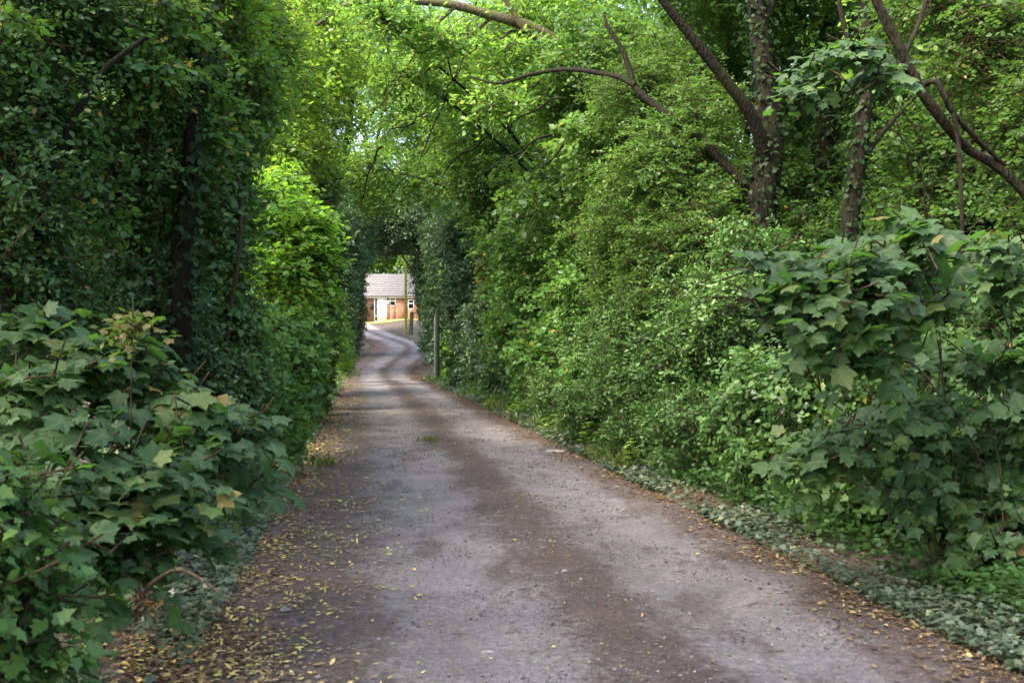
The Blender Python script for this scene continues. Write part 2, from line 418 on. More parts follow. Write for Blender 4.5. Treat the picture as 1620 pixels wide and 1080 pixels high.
# ------------------------------------------------------------------ leaf shapes (length 1 along +y, face +z)
def T_simple(w=.28):
    V = [(0, 0, 0), (w * .85, .3, .07), (w * .9, .65, .06), (0, 1, -.06), (-w * .9, .65, .06), (-w * .85, .3, .07)]
    return np.array(V), np.array([(0, 1, 2, 3), (0, 3, 4, 5)]), None
def T_diamond(w=.3):
    return np.array([(0, 0, 0), (w, .45, .08), (0, 1, -.05), (-w, .45, .08)]), np.array([(0, 1, 2, 3)]), None
def T_palm(pts, z_tip=-.12):
    """lobed leaf: fan of triangles from a point near the petiole; pts = half outline (x>0) from base to tip"""
    half = [(x, y) for x, y, r in pts]; rib = [r for x, y, r in pts]
    out = half + [(-x, y) for x, y in half[-2::-1]]
    rb = rib + rib[-2::-1]
    V = [(0, .16, .0)]
    for (x, y), r in zip(out, rb):
        d = math.hypot(x, y - .16)
        V.append((x, y, (z_tip * d * d * 1.2) + (.03 if r < .5 else -.01)))
    n = len(out)
    F = [(0, k, k + 1) for k in range(1, n)]
    return np.array(V), np.array(F), np.array([1.0] + rb)
SYC = [(0.0, .05, 0), (.12, -.04, 0), (.29, -.06, .3), (.43, .06, 1), (.42, .17, .2), (.40, .26, 0), (.47, .33, .2), (.51, .42, .3), (.58, .60, 1), (.47, .61, .2), (.40, .66, .2), (.29, .63, 0), (.28, .74, .2), (.20, .80, .2), (.13, .88, .3), (.0, 1.0, 1)]
IVY = [(0.0, .05, 0), (.2, -.02, 0), (.38, .1, 1), (.28, .3, 0), (.42, .45, 1), (.2, .6, 0), (.0, 1.0, 1)]
OAK = [(0.0, 0, 1), (.10, .2, 0), (.2, .3, 1), (.14, .42, 0), (.28, .55, 1), (.2, .66, 0), (.24, .8, 1), (.0, 1.0, 1)]
TM = {'simple': T_simple(), 'round': T_simple(.38), 'narrow': T_simple(.17), 'diamond': T_diamond(), 'blade': (T_simple(.055)[0] * np.array([1, 1, 1.5]), T_simple(.055)[1], None), 'flat': (T_simple(.2)[0] * np.array([1, 1, .3]), T_simple(.2)[1], None), 'syc': T_palm(SYC, -.16), 'ivy': T_palm(IVY, -.05), 'oak': T_palm(OAK)}
AREA = {'flat': .26, 'simple': .36, 'round': .5, 'narrow': .22, 'diamond': .3, 'syc': .55, 'ivy': .4, 'oak': .3}

def leaf_mesh(name, parent, mat, tm, P, D, N, S, tint):
    T, Fq, rib = TM[tm]
    D = unit(D); X = unit(np.cross(D, N)); Z = np.cross(X, D)
    n, k = len(P), len(T)
    zs = rng.uniform(.5, 1.6, (n, 1, 1)); ws = rng.uniform(.82, 1.15, (n, 1, 1))
    V = P[:, None, :] + S[:, None, None] * (T[None, :, 0:1] * ws * X[:, None, :] + T[None, :, 1:2] * D[:, None, :] + T[None, :, 2:3] * zs * Z[:, None, :])
    Fa = (np.arange(n)[:, None, None] * k + Fq[None]).reshape(-1, Fq.shape[1])
    at = {"tint": np.repeat(np.clip(tint, 0, 1), k)}
    if rib is not None and tm in ('syc',): at["rib"] = np.tile(rib, n)
    return mesh_np(name, V.reshape(-1, 3), Fa, mat, parent, at)

# species: leaf shape, material, leaf length, twig length, leaves per twig, up / outward / random weights of the leaf normal, droop, LAI
SP = dict(
    ivy=dict(tm='ivy', mat='ivy', s=.062, L=.4, m=14, up=.5, out=.9, rnd=.55, droop=.5, lai=2.1, over=.25),
    holly=dict(tm='simple', mat='ivy', s=.052, L=.42, m=18, up=.7, out=.5, rnd=.8, droop=.2, lai=1.9, over=.25),
    privet=dict(tm='simple', mat='privet', s=.05, L=.45, m=20, up=.7, out=.5, rnd=.7, droop=.1, lai=2.2, over=.25),
    hawthorn=dict(flat=.5, tm='round', mat='hawthorn', s=.045, L=.5, m=22, up=.9, out=.4, rnd=.6, droop=.15, lai=2.0, over=.5),
    dogwood=dict(tm='round', mat='dogwood', s=.075, L=.40, m=14, up=.9, out=.5, rnd=.5, droop=.35, lai=2.4, over=.4),
    hazel=dict(flat=.45, tm='round', mat='hazel', s=.095, L=.65, m=13, up=1.3, out=.3, rnd=.35, droop=.2, lai=2.2, over=.9),
    maple=dict(flat=.5, tm='ivy', mat='maple', s=.10, L=.8, m=14, up=1.1, out=.2, rnd=.5, droop=.3, lai=1.5, over=9),
    oak=dict(flat=.5, tm='oak', mat='oak', s=.125, L=.9, m=16, up=1.0, out=.3, rnd=.6, droop=.2, lai=1.5, over=9),
    oakfar=dict(flat=.5, tm='round', mat='oak', s=.17, L=1.4, m=14, up=1.0, out=.3, rnd=.6, droop=.2, lai=1.5, over=9),
    sycamore=dict(flat=.5, ldl=.45, tm='syc', mat='sycamore', s=.096, L=.40, m=11, up=1.1, out=.25, rnd=.22, droop=.4, lai=1.75, over=.9),
    cypress=dict(tm='simple', mat='cypress', s=.11, L=.55, m=14, up=.6, out=.7, rnd=.7, droop=.2, lai=2.6, over=.3),
    laurel=dict(tm='simple', mat='cypress', s=.13, L=.55, m=12, up=.7, out=.6, rnd=.5, droop=.4, lai=2.6, over=.3),
    wood=dict(tm='round', mat='wood', s=.10, L=.6, m=14, up=.9, out=.4, rnd=.7, droop=.25, lai=1.8, over=.3),
    woodfar=dict(tm='diamond', mat='wood', s=.26, L=1.4, m=14, up=.9, out=.4, rnd=.8, droop=.25, lai=1.8, over=.3),
)

def clear_of_lane(P, over):
    X, Y, Z = P[:, 0], P[:, 1], P[:, 2]
    a, b = xl(Y) + over, xr(Y) - over
    w = np.maximum(b - a, .05)
    t = np.clip((X - a) / w * 2 - 1, -1, 1)
    H = np.interp(Y, [0, 14, 24, 40, 60, 90], [2.2, 2.8, 3.6, 5.0, 6.0, 7.0])
    lim = H * (1 - t ** 4) ** .5
    ins = (X > a) & (X < b) & (Z - zl(Y) < lim) & (Y < 88)
    near = np.linalg.norm(P - np.array([0, 0, CAM_Z]), axis=1) < 2.9
    low = Z < ground(X, Y) + .01
    house = (X > -20) & (X < 0) & (Y > 88.5) & (Y < 97) & (Z < 9)
    return ~(ins | near | low | house)

def blob_shape(blob):
    if blob[0] == 'w': return np.array(blob[1:4], float), np.array(blob[4:7], float)
    px, py, Y, rx, ry, rd = blob
    return W(px, py, Y), np.array([rx / F_PX * Y, rd, ry / F_PX * Y])

def blob_points(blob, nclus):
    c, r = blob_shape(blob)
    K = max(9, int(12 + 14 * (r[0] * r[2]) ** .5))
    dirs = unit(rng.normal(size=(K, 3)))
    lc = c + dirs * r * rng.uniform(.3, 1.0, (K, 1)); lr = r * (rng.uniform(.3, .68, (K, 1)) ** 2) + .10 * r.min()
    lr = lr * np.array([1.1, 1.1, .8])
    w = (lr[:, 0] * lr[:, 2]) ** .9
    k = rng.choice(K, nclus, p=w / w.sum())
    d = unit(rng.normal(size=(nclus, 3)))
    P = lc[k] + d * lr[k] * rng.uniform(.3, 1.1, (nclus, 1)) ** .6
    stray = rng.uniform(size=nclus) < .3
    ds = unit(rng.normal(size=(nclus, 3)))
    P = np.where(stray[:, None], c + ds * r * rng.uniform(.5, 1.22, (nclus, 1)), P)
    d = np.where(stray[:, None], ds, d)
    out = unit(d * .6 + unit((P - c) / r ** 2 + 1e-6))
    tin = rng.normal(.47, .22, K)[k]; blob_points.lobe = rng.uniform(.78, 1.22, K)[k]
    return P, out, tin, c, lc, r

def vegetation(name, label, cat, species, blobs, base=None, group=None, dens=1.0, size=1.0, lean=(0, 0, 0), twigs=True, stems=3, brown=0.0, parent=None, pname='foliage', overs=None, stemr=.02, stemmat='twig', tshift=0.0):
    sp = SP[species]
    if base is None:
        c0 = blob_shape(blobs[0])[0]; base = (c0[0], c0[1])
    gz = float(ground(base[0], base[1]))
    root = parent or empty(name, (base[0], base[1], gz), label, cat, group)
    s = sp['s'] * size
    bias = np.array(lean, float)
    PP, DD, NN, SS, TT = [], [], [], [], []
    tw = MB(); st = MB(); have_tw = False
    allc = []
    for bl in blobs:
        c, r = blob_shape(bl)
        Sa = 4 * math.pi * (((r[0] * r[1]) ** 1.6 + (r[0] * r[2]) ** 1.6 + (r[1] * r[2]) ** 1.6) / 3) ** (1 / 1.6)
        n = int(dens * sp['lai'] * Sa / (AREA[sp['tm']] * s * s) / sp['m']) + 3
        C, out, tin, c, lc, r = blob_points(bl, n)
        ok = clear_of_lane(C, sp['over'] if overs is None else overs)
        C, out, tin = C[ok], out[ok], tin[ok]; lsz = blob_points.lobe[ok]
        allc.append((c, lc))
        if not len(C): continue
        n, m = len(C), sp['m']
        up = np.array([0, 0, 1.0])
        d = out * .8 + rng.normal(size=(n, 3)) * .6 + up * .15; d[:, 2] *= sp.get('flat', .8); d = unit(d)
        side = unit(np.cross(d, up + rng.normal(size=(n, 3)) * .35))
        u = (np.arange(m)[None, :] + rng.uniform(.1, .9, (n, m))) / m
        sg = np.where(np.arange(m) % 2 == 0, 1.0, -1.0)[None, :] * np.ones((n, 1))
        L = sp['L'] * (size ** .5) * rng.uniform(.6, 1.3, (n, 1))
        pos = C[:, None, :] + d[:, None, :] * ((u - .5) * L)[..., None]
        pos[..., 2] -= u * u * L * .3
        ld = unit(d[:, None, :] * .5 + side[:, None, :] * sg[..., None] * .85 + rng.normal(size=(n, m, 3)) * .35 - up * sp['droop'] + bias * sp.get('ldl', .35))
        pos = pos + ld * (s * .25)
        N = unit(up * sp['up'] + out[:, None, :] * sp['out'] + bias * .8 + rng.normal(size=(n, m, 3)) * sp['rnd'])
        ss = s * rng.uniform(.45, 1.3, (n, m)) * lsz[:, None]
        ti = np.clip(tin[:, None] + rng.normal(0, .17, (n, m)) + tshift, 0, .95)
        rare = rng.uniform(size=(n, m)) < (.006 + brown)
        ti = np.where(rare, rng.uniform(.97, 1, (n, m)), ti)
        PP.append(pos.reshape(-1, 3)); DD.append(ld.reshape(-1, 3)); NN.append(N.reshape(-1, 3)); SS.append(ss.ravel()); TT.append(ti.ravel())
        if twigs:
            sel = np.arange(n)
            if n > 1500: sel = rng.choice(n, 1500, replace=False)
            A = C[sel] - d[sel] * (L[sel] * .7); B = C[sel] + d[sel] * (L[sel] * .32); B[:, 2] -= (L[sel] * .3)[:, 0]
            k = len(sel); Mi = (A + B) / 2 + up * (L[sel] * .06)
            rr = np.full((k, 1), .0022 + .0022 * s / .1)
            sA = side[sel]; uA = unit(np.cross(d[sel], sA))
            rings = []
            for pnt, f in ((A, 1.5), (Mi, 1.1), (B, .4)):
                rings += [pnt + sA * rr * f, pnt + (uA * .87 - sA * .5) * rr * f, pnt + (-uA * .87 - sA * .5) * rr * f]
            Vt = np.stack(rings, 1).reshape(-1, 3)
            f0 = np.array([(q + e, q + (e + 1) % 3, q + 3 + (e + 1) % 3, q + 3 + e) for q in (0, 3) for e in range(3)])
            tw.add(Vt, (np.arange(k)[:, None, None] * 9 + f0[None]).reshape(-1, 4)); have_tw = True
    if stems:
        b0 = np.array([base[0], base[1], gz - .1])
        hub = None
        for ib, (c, lc) in enumerate(allc):
            if ib % 3 == 0 or hub is None: b0 = np.array([base[0], base[1], gz - .1])
            else: b0 = hub
            dd = np.linalg.norm(c - b0)
            j = rng.normal(size=3) * min(.15, .05 * dd); j[2] = 0
            mid = b0 * .45 + c * .55 + np.array([0, 0, .12 * np.linalg.norm(c - b0)]) + j
            mid2 = b0 * .8 + c * .2 + np.array([0, 0, .15 * np.linalg.norm(c - b0)]) + j
            wob_ = rng.normal(size=(2, 3)) * .035 * dd; mid2 = mid2 + wob_[0]; mid = mid + wob_[1]
            if b0 is not hub: hub = mid
            st.tube([b0 + (j if b0 is not hub else 0 * j), mid2, mid, c], [stemr * 1.5, stemr * 1.2, stemr, stemr * .6], 6, .08)
            for q in lc[:stems + 2]:
                q = c * .5 + q * .5
                mm = (c * .55 + q * .45) + rng.normal(size=3) * .08
                st.tube([mid * .3 + c * .7, mm, q], [stemr * .55, stemr * .4, stemr * .2], 5, .08)
        V = np.vstack(st.V); okk = clear_of_lane(V, .35)
        st.build("stems" if parent is None else "limb", M[stemmat], root, smooth=True)
    if have_tw:
        tw.build("twigs", M['twig'], root)
    P = np.vstack(PP); ok = clear_of_lane(P, (sp['over'] if overs is None else overs) - .15)
    leaf_mesh(pname, root, M[sp['mat']], sp['tm'], P[ok], np.vstack(DD)[ok], np.vstack(NN)[ok], np.concatenate(SS)[ok], np.concatenate(TT)[ok])
    STAT.append((name, int(ok.sum())))
    return root
STAT = []

def path(pts, Y=None):
    """[(px,py,Y,r_px)] -> world polyline and radii"""
    return [W(p[0], p[1], p[2]) for p in pts], [p[3] / F_PX * p[2] for p in pts]

def tree(name, label, trunk, limbs=(), group=None, mat='bark', cat='tree', ivy=None):
    P, R = path(trunk)
    g = float(ground(P[0][0], P[0][1]))
    base = P[0].copy(); base[2] = g - .15
    root = empty(name, (P[0][0], P[0][1], g), label, cat, group)
    mb = MB()
    if P[0][2] > g + .2: P = [base] + P; R = [R[0] * 1.35] + R
    else: P[0] = base
    mb.tube(P, R, 14, .035, .12)
    mb.build("trunk", M[mat], root, smooth=True)
    for lm in limbs:
        lp, lr = path(lm); mb = MB(); mb.tube(lp, lr, 9, .05, .10); mb.build("limb", M[mat], root, smooth=True)
    if ivy:
        ivy_on(root, P, R, **ivy)
    return root

def ivy_on(root, P, R, n=2500, s=.06, spread=.12, t0=0, t1=1, hang=True, mat='ivy_dark'):
    Q, RR = spline(np.array(P), np.array(R), .08)
    k = rng.integers(int(t0 * (len(Q) - 1)), max(int(t1 * (len(Q) - 1)), 1) + 1, n)
    d = rng.normal(size=(n, 3)); d[:, 2] *= .3; d = unit(d)
    lump = .5 + .8 * np.clip(wav(k * .13, d[:, 0] * 2, 1.0), -.4, 1)
    pos = Q[k] + d * (RR[k] + np.abs(rng.normal(size=n)) * spread * lump)[:, None] + rng.normal(size=(n, 3)) * .03
    D = unit(rng.normal(size=(n, 3)) * .5 + np.array([0, 0, -.8]) + d * .4)
    N = unit(d + np.array([0, 0, .4]) + rng.normal(size=(n, 3)) * .35)
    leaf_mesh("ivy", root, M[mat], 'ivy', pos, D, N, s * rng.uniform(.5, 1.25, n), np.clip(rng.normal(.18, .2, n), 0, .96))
    STAT.append((root.name + '/ivy', n))

# ------------------------------------------------------------------ the house at the end of the lane
HY = 90.0
def hx(px): return (px - CX) / F_PX * HY
def hz(py): return CAM_Z - (py - CY) / F_PX * HY
hb = float(zl(HY))
house = empty("brick_house", (hx(612), HY, hb), "orange brick bungalow with grey tiled roof and white door at the lane's end", "house")
X0, X1, D1, EZ, RZ = -17.5, -5.2, 98.0, hz(468.5), hz(430) + .1
w = MB()
dx0, dx1, dz1 = hx(592.2), hx(611.7), hz(471)
wins = [(hx(616.5), hx(626), hz(484), hz(471)), (hx(645.5), hx(655), hz(489), hz(474))]
# front wall butted round the openings
xs = [(X0, dx0), (dx1, wins[0][0]), (wins[0][1], wins[1][0]), (wins[1][1], X1)]
for p, q in xs: w.box(p, q, HY, HY + .28, hb - .4, EZ)
w.box(dx0, dx1, HY, HY + .28, dz1, EZ)
for (p, q, z0, z1) in wins:
    w.box(p, q, HY, HY + .28, hb - .4, z0); w.box(p, q, HY, HY + .28, z1, EZ)
w.box(X0, X0 + .28, HY + .28, D1 - .28, hb - .4, EZ); w.box(X1 - .28, X1, HY + .28, D1 - .28, hb - .4, EZ); w.box(X0, X1, D1 - .28, D1, hb - .4, EZ)
w.build("wall", M['brick'], house)
for xx in (X0, X1 - .28):
    g = MB()
    ym = (HY + D1) / 2
    V = [(xx, HY, EZ), (xx + .28, HY, EZ), (xx, ym, RZ - .15), (xx + .28, ym, RZ - .15), (xx, D1, EZ), (xx + .28, D1, EZ)]
    g.add(V, [(0, 1, 3, 2), (2, 3, 5, 4), (0, 2, 4, 0), (1, 5, 3, 1)][:2])
    g.build("gable", M['brick'], house)
rf = MB(); ym = (HY + D1) / 2; NC = 13
for side in (0, 1):
    y0 = HY - .22 if side == 0 else D1 + .22
    for k in range(NC):
        f0, f1 = k / NC, (k + 1.18) / NC
        ya, yb = y0 + (ym - y0) * f0, y0 + (ym - y0) * min(f1, 1)
        za, zb = EZ - .02 + (RZ - EZ) * f0 + .06, EZ - .02 + (RZ - EZ) * min(f1, 1)
        p = [(X0 - .2, ya, za), (X1 + .2, ya, za), (X1 + .2, yb, zb), (X0 - .2, yb, zb)]
        rf.slab(p if side == 0 else [p[1], p[0], p[3], p[2]], .05)
roof = rf.build("roof", M['tile'], house)
rg = MB(); rg.tube([(X0 - .2, ym, RZ), (X1 + .2, ym, RZ)], [.13, .13], 8, 0, .5); rg.build("ridge", M['tile'], roof)
f = MB(); f.box(X0 - .2, X1 + .2, HY - .20, HY - .17, EZ - .16, EZ + .0); f.box(X0 - .2, X1 + .2, HY - .17, HY - .003, EZ - .15, EZ - .13); f.build("fascia", M['white'], house)
gt = MB(); gt.tube([(X0 - .2, HY - .27, EZ - .01), (X1 + .2, HY - .27, EZ - .01)], [.06, .06], 8, 0, .5); gt.build("gutter", M['black'], house)
dr = MB(); sx = hx(597.2)
for (p, q) in ((dx0, dx0 + .06), (dx1 - .06, dx1), (sx - .03, sx + .03)): dr.box(p, q, HY - .02, HY + .1, hb, dz1)
dr.box(dx0 + .06, sx - .03, HY - .02, HY + .1, dz1 - .06, dz1); dr.box(sx + .03, dx1 - .06, HY - .02, HY + .1, dz1 - .06, dz1)
dr.box(dx0 + .06, sx - .03, HY - .015, HY + .09, hb, hb + .1); dr.box(dx0 + .06, sx - .03, HY - .015, HY + .09, hb + .52, hb + .6)
df = dr.build("door_frame", M['white'], house)
sl = MB(); sl.box(dx0 + .06, sx - .03, HY + .03, HY + .05, hb + .1, hb + .52); sl.box(dx0 + .06, sx - .03, HY + .03, HY + .05, hb + .6, dz1 - .06); sl.build("side_light", M['glass'], df)
dl = MB(); dl.box(sx + .03, dx1 - .06, HY + .02, HY + .07, hb + .03, dz1 - .06); door = dl.build("door", M['white'], house)
for py in (476.1, 483.3, 490.7, 498.0):
    pm = MB(); pm.box(hx(600.3) - .09, hx(600.3) + .09, HY + .012, HY + .02, hz(py) - .085, hz(py) + .085); pm.build("pane", M['glass'], door)
hm = MB(); hm.tube([(dx1 - .16, HY - .03, hb + .95), (dx1 - .16, HY - .03, hb + 1.25)], [.015, .015], 6); hm.build("handle", M['sill'], door)
for wi, (p, q, z0, z1) in enumerate(wins):
    m_ = MB(); zm = z0 + (z1 - z0) * .62
    for (a_, b_, c_, d_) in ((p, p + .06, z0, z1), (q - .06, q, z0, z1), (p + .06, q - .06, z0, z0 + .06), (p + .06, q - .06, z1 - .06, z1), (p + .06, q - .06, zm - .04, zm + .04)):
        m_.box(a_, b_, HY - .015, HY + .1, c_, d_)
    wf = m_.build("window", M['white'], house)
    m_ = MB(); m_.box(p + .06, q - .06, HY + .04, HY + .05, z0 + .06, zm - .04); m_.box(p + .06, q - .06, HY + .04, HY + .05, zm + .04, z1 - .06); m_.build("pane", M['glass'], wf)
    m_ = MB(); m_.box(p - .06, q + .06, HY - .08, HY - .003, z0 - .12, z0 - .005); m_.build("sill", M['sill'], wf)
lb = empty("letterbox", (hx(588), HY, hz(490)), "black letterbox on the brick wall beside the white door", "letterbox")
m_ = MB(); m_.box(hx(585.2), hx(590.6), HY - .16, HY - .003, hz(487), hz(481.5)); m_.box(hx(585.2) + .04, hx(590.6) - .04, HY - .11, HY - .01, hz(487) - .12, hz(487)); m_.build("box", M['black'], lb)
m_ = MB(); m_.slab([(hx(584.8), HY - .2, hz(481.6)), (hx(591), HY - .2, hz(481.6)), (hx(591), HY - .003, hz(480)), (hx(584.8), HY - .003, hz(480))], .02); m_.build("lid", M['black'], lb)
wl = empty("wall_lantern", (hx(614.5), HY, hz(480)), "small white lantern on the brick wall between door and window", "lantern")
m_ = MB(); m_.box(hx(613.9), hx(615.3), HY - .03, HY - .003, hz(481), hz(475.5)); m_.build("bracket", M['white'], wl)
m_ = MB(); m_.tube([(hx(614.6), HY - .12, hz(480.5)), (hx(614.6), HY - .12, hz(478.5)), (hx(614.6), HY - .12, hz(476))], [.035, .075, .05], 8); m_.build("lamp_shade", M['white'], wl)

# ------------------------------------------------------------------ poles and posts by the lane
def pole(name, label, px, py, Y, r, h, mat, cat, lean=(0, 0), cap=False):
    b_ = W(px, py, Y); z = float(ground(b_[0], b_[1]))
    root = empty(name, (b_[0], b_[1], z), label, cat)
    m = MB(); m.tube([(b_[0], b_[1], z - .2), (b_[0] + lean[0] * .5, b_[1] + lean[1] * .5, z + h * .5), (b_[0] + lean[0], b_[1] + lean[1], z + h)], [r * 1.08, r, r * .92], 12, .015, .25)
    m.build("shaft", M[mat], root, smooth=True)
    return root, b_, z
r_, b_, z_ = pole("telegraph_pole", "tall slim pole green with algae in front of the house", 642, 528, 77, .1, 8.2, 'pole_green', "pole")
for k in range(5):
    m = MB()
    s_ = .13 if k % 2 else -.13
    m.tube([(b_[0], b_[1], z_ + 3 + k * .8), (b_[0] + s_, b_[1], z_ + 3 + k * .8)], [.012, .012], 5)
    m.build("step_peg", M['post_brown'], r_)
r_, b_, z_ = pole("gate_post", "short weathered brown post leaning beside the algae-green pole", 649.5, 531, 76, .16, 1.75, 'post_brown', "post", (.1, 0))
m = MB(); m.box(b_[0] - .2, b_[0] - .15, b_[1] - .03, b_[1] + .03, z_ + 1.1, z_ + 1.25); m.build("hinge", M['black'], r_)
r_, b_, z_ = pole("lane_pole", "grey weathered pole at the right edge of the lane bend", 691.5, 606, 43.8, .105, 3.1, 'pole_grey', "pole")
m = MB(); m.tube([(b_[0] - .085, b_[1] - .08, z_ - .1), (b_[0] - .085, b_[1] - .08, z_ + 2.9)], [.028, .028], 6); m.build("conduit", M['cable'], r_)

# ------------------------------------------------------------------ left of the lane, near to far
vegetation("sycamore_shrub", "large-leaved sycamore shrub sprawling over the left verge in the foreground", "shrub", "sycamore",
    [(50, 515, 5.6, 90, 22, .3), (140, 560, 5.3, 100, 24, .3), (40, 600, 5.0, 80, 26, .3), (235, 620, 5.3, 90, 24, .3), (330, 645, 5.5, 75, 22, .25), (100, 670, 4.9, 100, 26, .3), (290, 700, 5.2, 90, 24, .3),
     (200, 745, 4.8, 100, 28, .3), (60, 760, 4.5, 80, 26, .25), (295, 780, 5.0, 75, 24, .25), (225, 830, 4.7, 80, 24, .25), (130, 825, 4.4, 80, 28, .25), (385, 690, 5.6, 35, 16, .15), (190, 885, 4.5, 60, 16, .2), (60, 865, 4.2, 60, 24, .2), (355, 760, 5.4, 35, 18, .15)],
    base=(-2.75, 5.4), lean=(.6, -.45, .1), stems=1, dens=1.08, brown=.02, stemr=.0045)
vegetation("ivy_clump", "glossy ivy clump low in the left foreground corner", "ivy", "ivy",
    [(10, 800, 3.7, 55, 90, .2), (25, 930, 3.5, 50, 80, .2), (40, 1030, 3.5, 60, 45, .2), (-60, 900, 3.4, 80, 200, .3)], base=(-2.0, 3.7), stems=3, stemr=.006, tshift=.05)
tree("ivy_clad_tree", "slender ivy-smothered tree behind the sycamore shrub on the left", [(45, 640, 6.6, 15), (67, 330, 6.6, 12), (60, 120, 6.7, 10), (20, -120, 6.8, 8)],
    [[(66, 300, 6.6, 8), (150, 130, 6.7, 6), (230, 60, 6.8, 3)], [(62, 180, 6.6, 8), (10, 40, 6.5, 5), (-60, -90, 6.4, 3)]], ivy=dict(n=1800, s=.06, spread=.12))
vegetation("holly_tree", "dark holly filling the upper left corner above the sycamore shrub", "holly", "holly",
    [(40, 150, 6.8, 120, 150, .7), (-80, 320, 6.2, 150, 330, .8), (120, 20, 7.4, 130, 90, .9), (60, 450, 7.0, 110, 90, .6), (200, 230, 8.0, 90, 90, .7), (-20, 620, 6.2, 110, 130, .5)], base=(-4.2, 6.9), stems=4, size=1.0, brown=.015)
vegetation("wild_cherry", "mid-green cherry sprays breaking through the dark holly near the top left", "tree", "dogwood",
    [(230, 110, 7.6, 85, 60, .5), (330, 190, 8.6, 55, 60, .4), (120, 230, 7.0, 55, 50, .35), (390, 130, 9.4, 45, 50, .5), (150, 330, 7.2, 50, 40, .3), (10, 60, 6.4, 50, 60, .3), (270, 20, 8, 80, 50, .5)], base=(-4.0, 8.2), stems=2, size=.8, dens=.75, brown=.03, tshift=-.08, stemr=.012)
tree("leaning_ivy_tree", "upright trunk draped in ivy, deep in the dark left hedge", [(285, 600, 8.1, 17), (290, 400, 8.0, 15), (303, 230, 8.0, 13), (310, 60, 8.3, 11), (330, -180, 9.2, 8)],
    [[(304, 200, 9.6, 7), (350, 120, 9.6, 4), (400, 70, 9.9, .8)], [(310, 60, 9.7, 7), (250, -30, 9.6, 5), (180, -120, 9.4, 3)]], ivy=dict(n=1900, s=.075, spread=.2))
vegetation("privet_thicket", "small-leaved pale privet thicket left of the ivy-draped trunk", "shrub", "privet",
    [(235, 460, 8.7, 70, 100, .6), (190, 330, 8.6, 90, 110, .8), (280, 540, 8.8, 70, 90, .5), (160, 500, 8.2, 90, 110, .6), (250, 330, 8.9, 40, 130, .4), (310, 620, 8.7, 60, 70, .4)], base=(-3.4, 9.0), stems=4)
vegetation("ivy_hedge", "dark ivy and holly hedge right of the ivy-draped trunk", "hedge", "ivy",
    [(345, 330, 9.7, 50, 170, .7), (330, 500, 9.5, 60, 120, .7), (370, 600, 9.6, 60, 80, .6), (360, 680, 9.3, 60, 60, .5), (335, 150, 9.8, 70, 130, .8), (400, 690, 10.3, 40, 45, .4)], base=(-3.3, 9.7), stems=3, size=1.0, brown=.012, tshift=.12)
vegetation("field_maple", "field maple crown hanging over the dark hedge with brown seed clusters", "tree", "maple",
    [(340, 40, 10.5, 90, 90, 1.1), (250, -60, 9.5, 140, 90, 1.2), (420, 70, 13, 80, 80, 1.3), (380, 170, 12.5, 50, 60, .8)], base=(-4.6, 11.5), stems=4, size=.62, dens=1.0, brown=.05, stemr=.03, stemmat='bark')
vegetation("hazel_bush", "bright lime-green hazel bush leaning out over the left edge of the lane", "bush", "hazel",
    [(430, 335, 15.2, 65, 50, 1.1), (480, 355, 15.0, 45, 40, .8), (420, 420, 14.8, 70, 65, 1.0), (470, 430, 14.6, 55, 60, .9), (395, 300, 15, 40, 45, .8), (500, 395, 15, 30, 28, .5), (450, 290, 16, 40, 35, .7)], base=(-4.3, 15.5), lean=(.5, -.1, .1), stems=5, dens=1.0, stemr=.025)
vegetation("dogwood_bush", "darker leafy dogwood bush under the lime-green hazel", "bush", "dogwood",
    [(430, 530, 13.2, 75, 70, .9), (470, 610, 12.8, 40, 65, .6), (415, 630, 11.6, 55, 75, .7), (485, 540, 14.2, 30, 60, .6), (440, 690, 11.6, 40, 35, .4), (380, 560, 11.5, 60, 90, .8)], base=(-4.0, 13), stems=4, lean=(.4, -.2, 0), size=1.1)
vegetation("roadside_ivy", "tall dark ivy column beyond the hazel bush on the left", "ivy", "ivy",
    [(517, 440, 26, 24, 110, 1.0), (512, 560, 24, 28, 60, .8), (505, 330, 26, 28, 70, 1.0), (480, 600, 20, 30, 50, .7), (505, 610, 22, 22, 35, .5)], base=(-5.2, 25.5), stems=3, size=2.0)
vegetation("lime_bush", "low bright green bush at the lane edge before the tall hedge", "bush", "hazel",
    [(533, 555, 33, 18, 22, .6), (530, 520, 34, 15, 20, .6), (545, 575, 34, 14, 12, .5)], base=(-6.1, 33.5), stems=3, size=1.2)
vegetation("conifer_hedge", "tall dark clipped hedge narrowing the lane left of the house", "hedge", "cypress",
    [(545, 440, 40, 24, 110, 1.2), (556, 520, 43, 22, 50, 1.0), (560, 450, 50, 24, 110, 1.3), (568, 530, 52, 16, 40, .8), (553, 330, 44, 36, 60, 1.5), (560, 480, 60, 17, 70, 1.2), (557, 380, 62, 24, 90, 1.6), (554, 420, 70, 24, 100, 1.6), (546, 400, 78, 26, 90, 1.8), (520, 330, 74, 50, 130, 3), ('w', -12.5, 50, 10.5, 4, 9, 2.0), ('w', -14, 64, 11.5, 4, 9, 2.2)], base=(-9.6, 47), stems=3, size=1.15, stemr=.05, overs=.6)  # far end and raised crown blobs added to shade the far lane
tree("ash_tree", "leaning ash trunk rising out of the hedge above the lane bend", [(520, 560, 36, 9), (522, 380, 36, 8), (530, 300, 35.5, 7), (550, 220, 35, 6), (560, 60, 34.5, 5)], [[(530, 300, 35.5, 5), (500, 230, 35.5, 4), (480, 120, 35.5, 2)], [(548, 225, 35, 4), (600, 160, 34, 3), (640, 60, 33, 2)]])

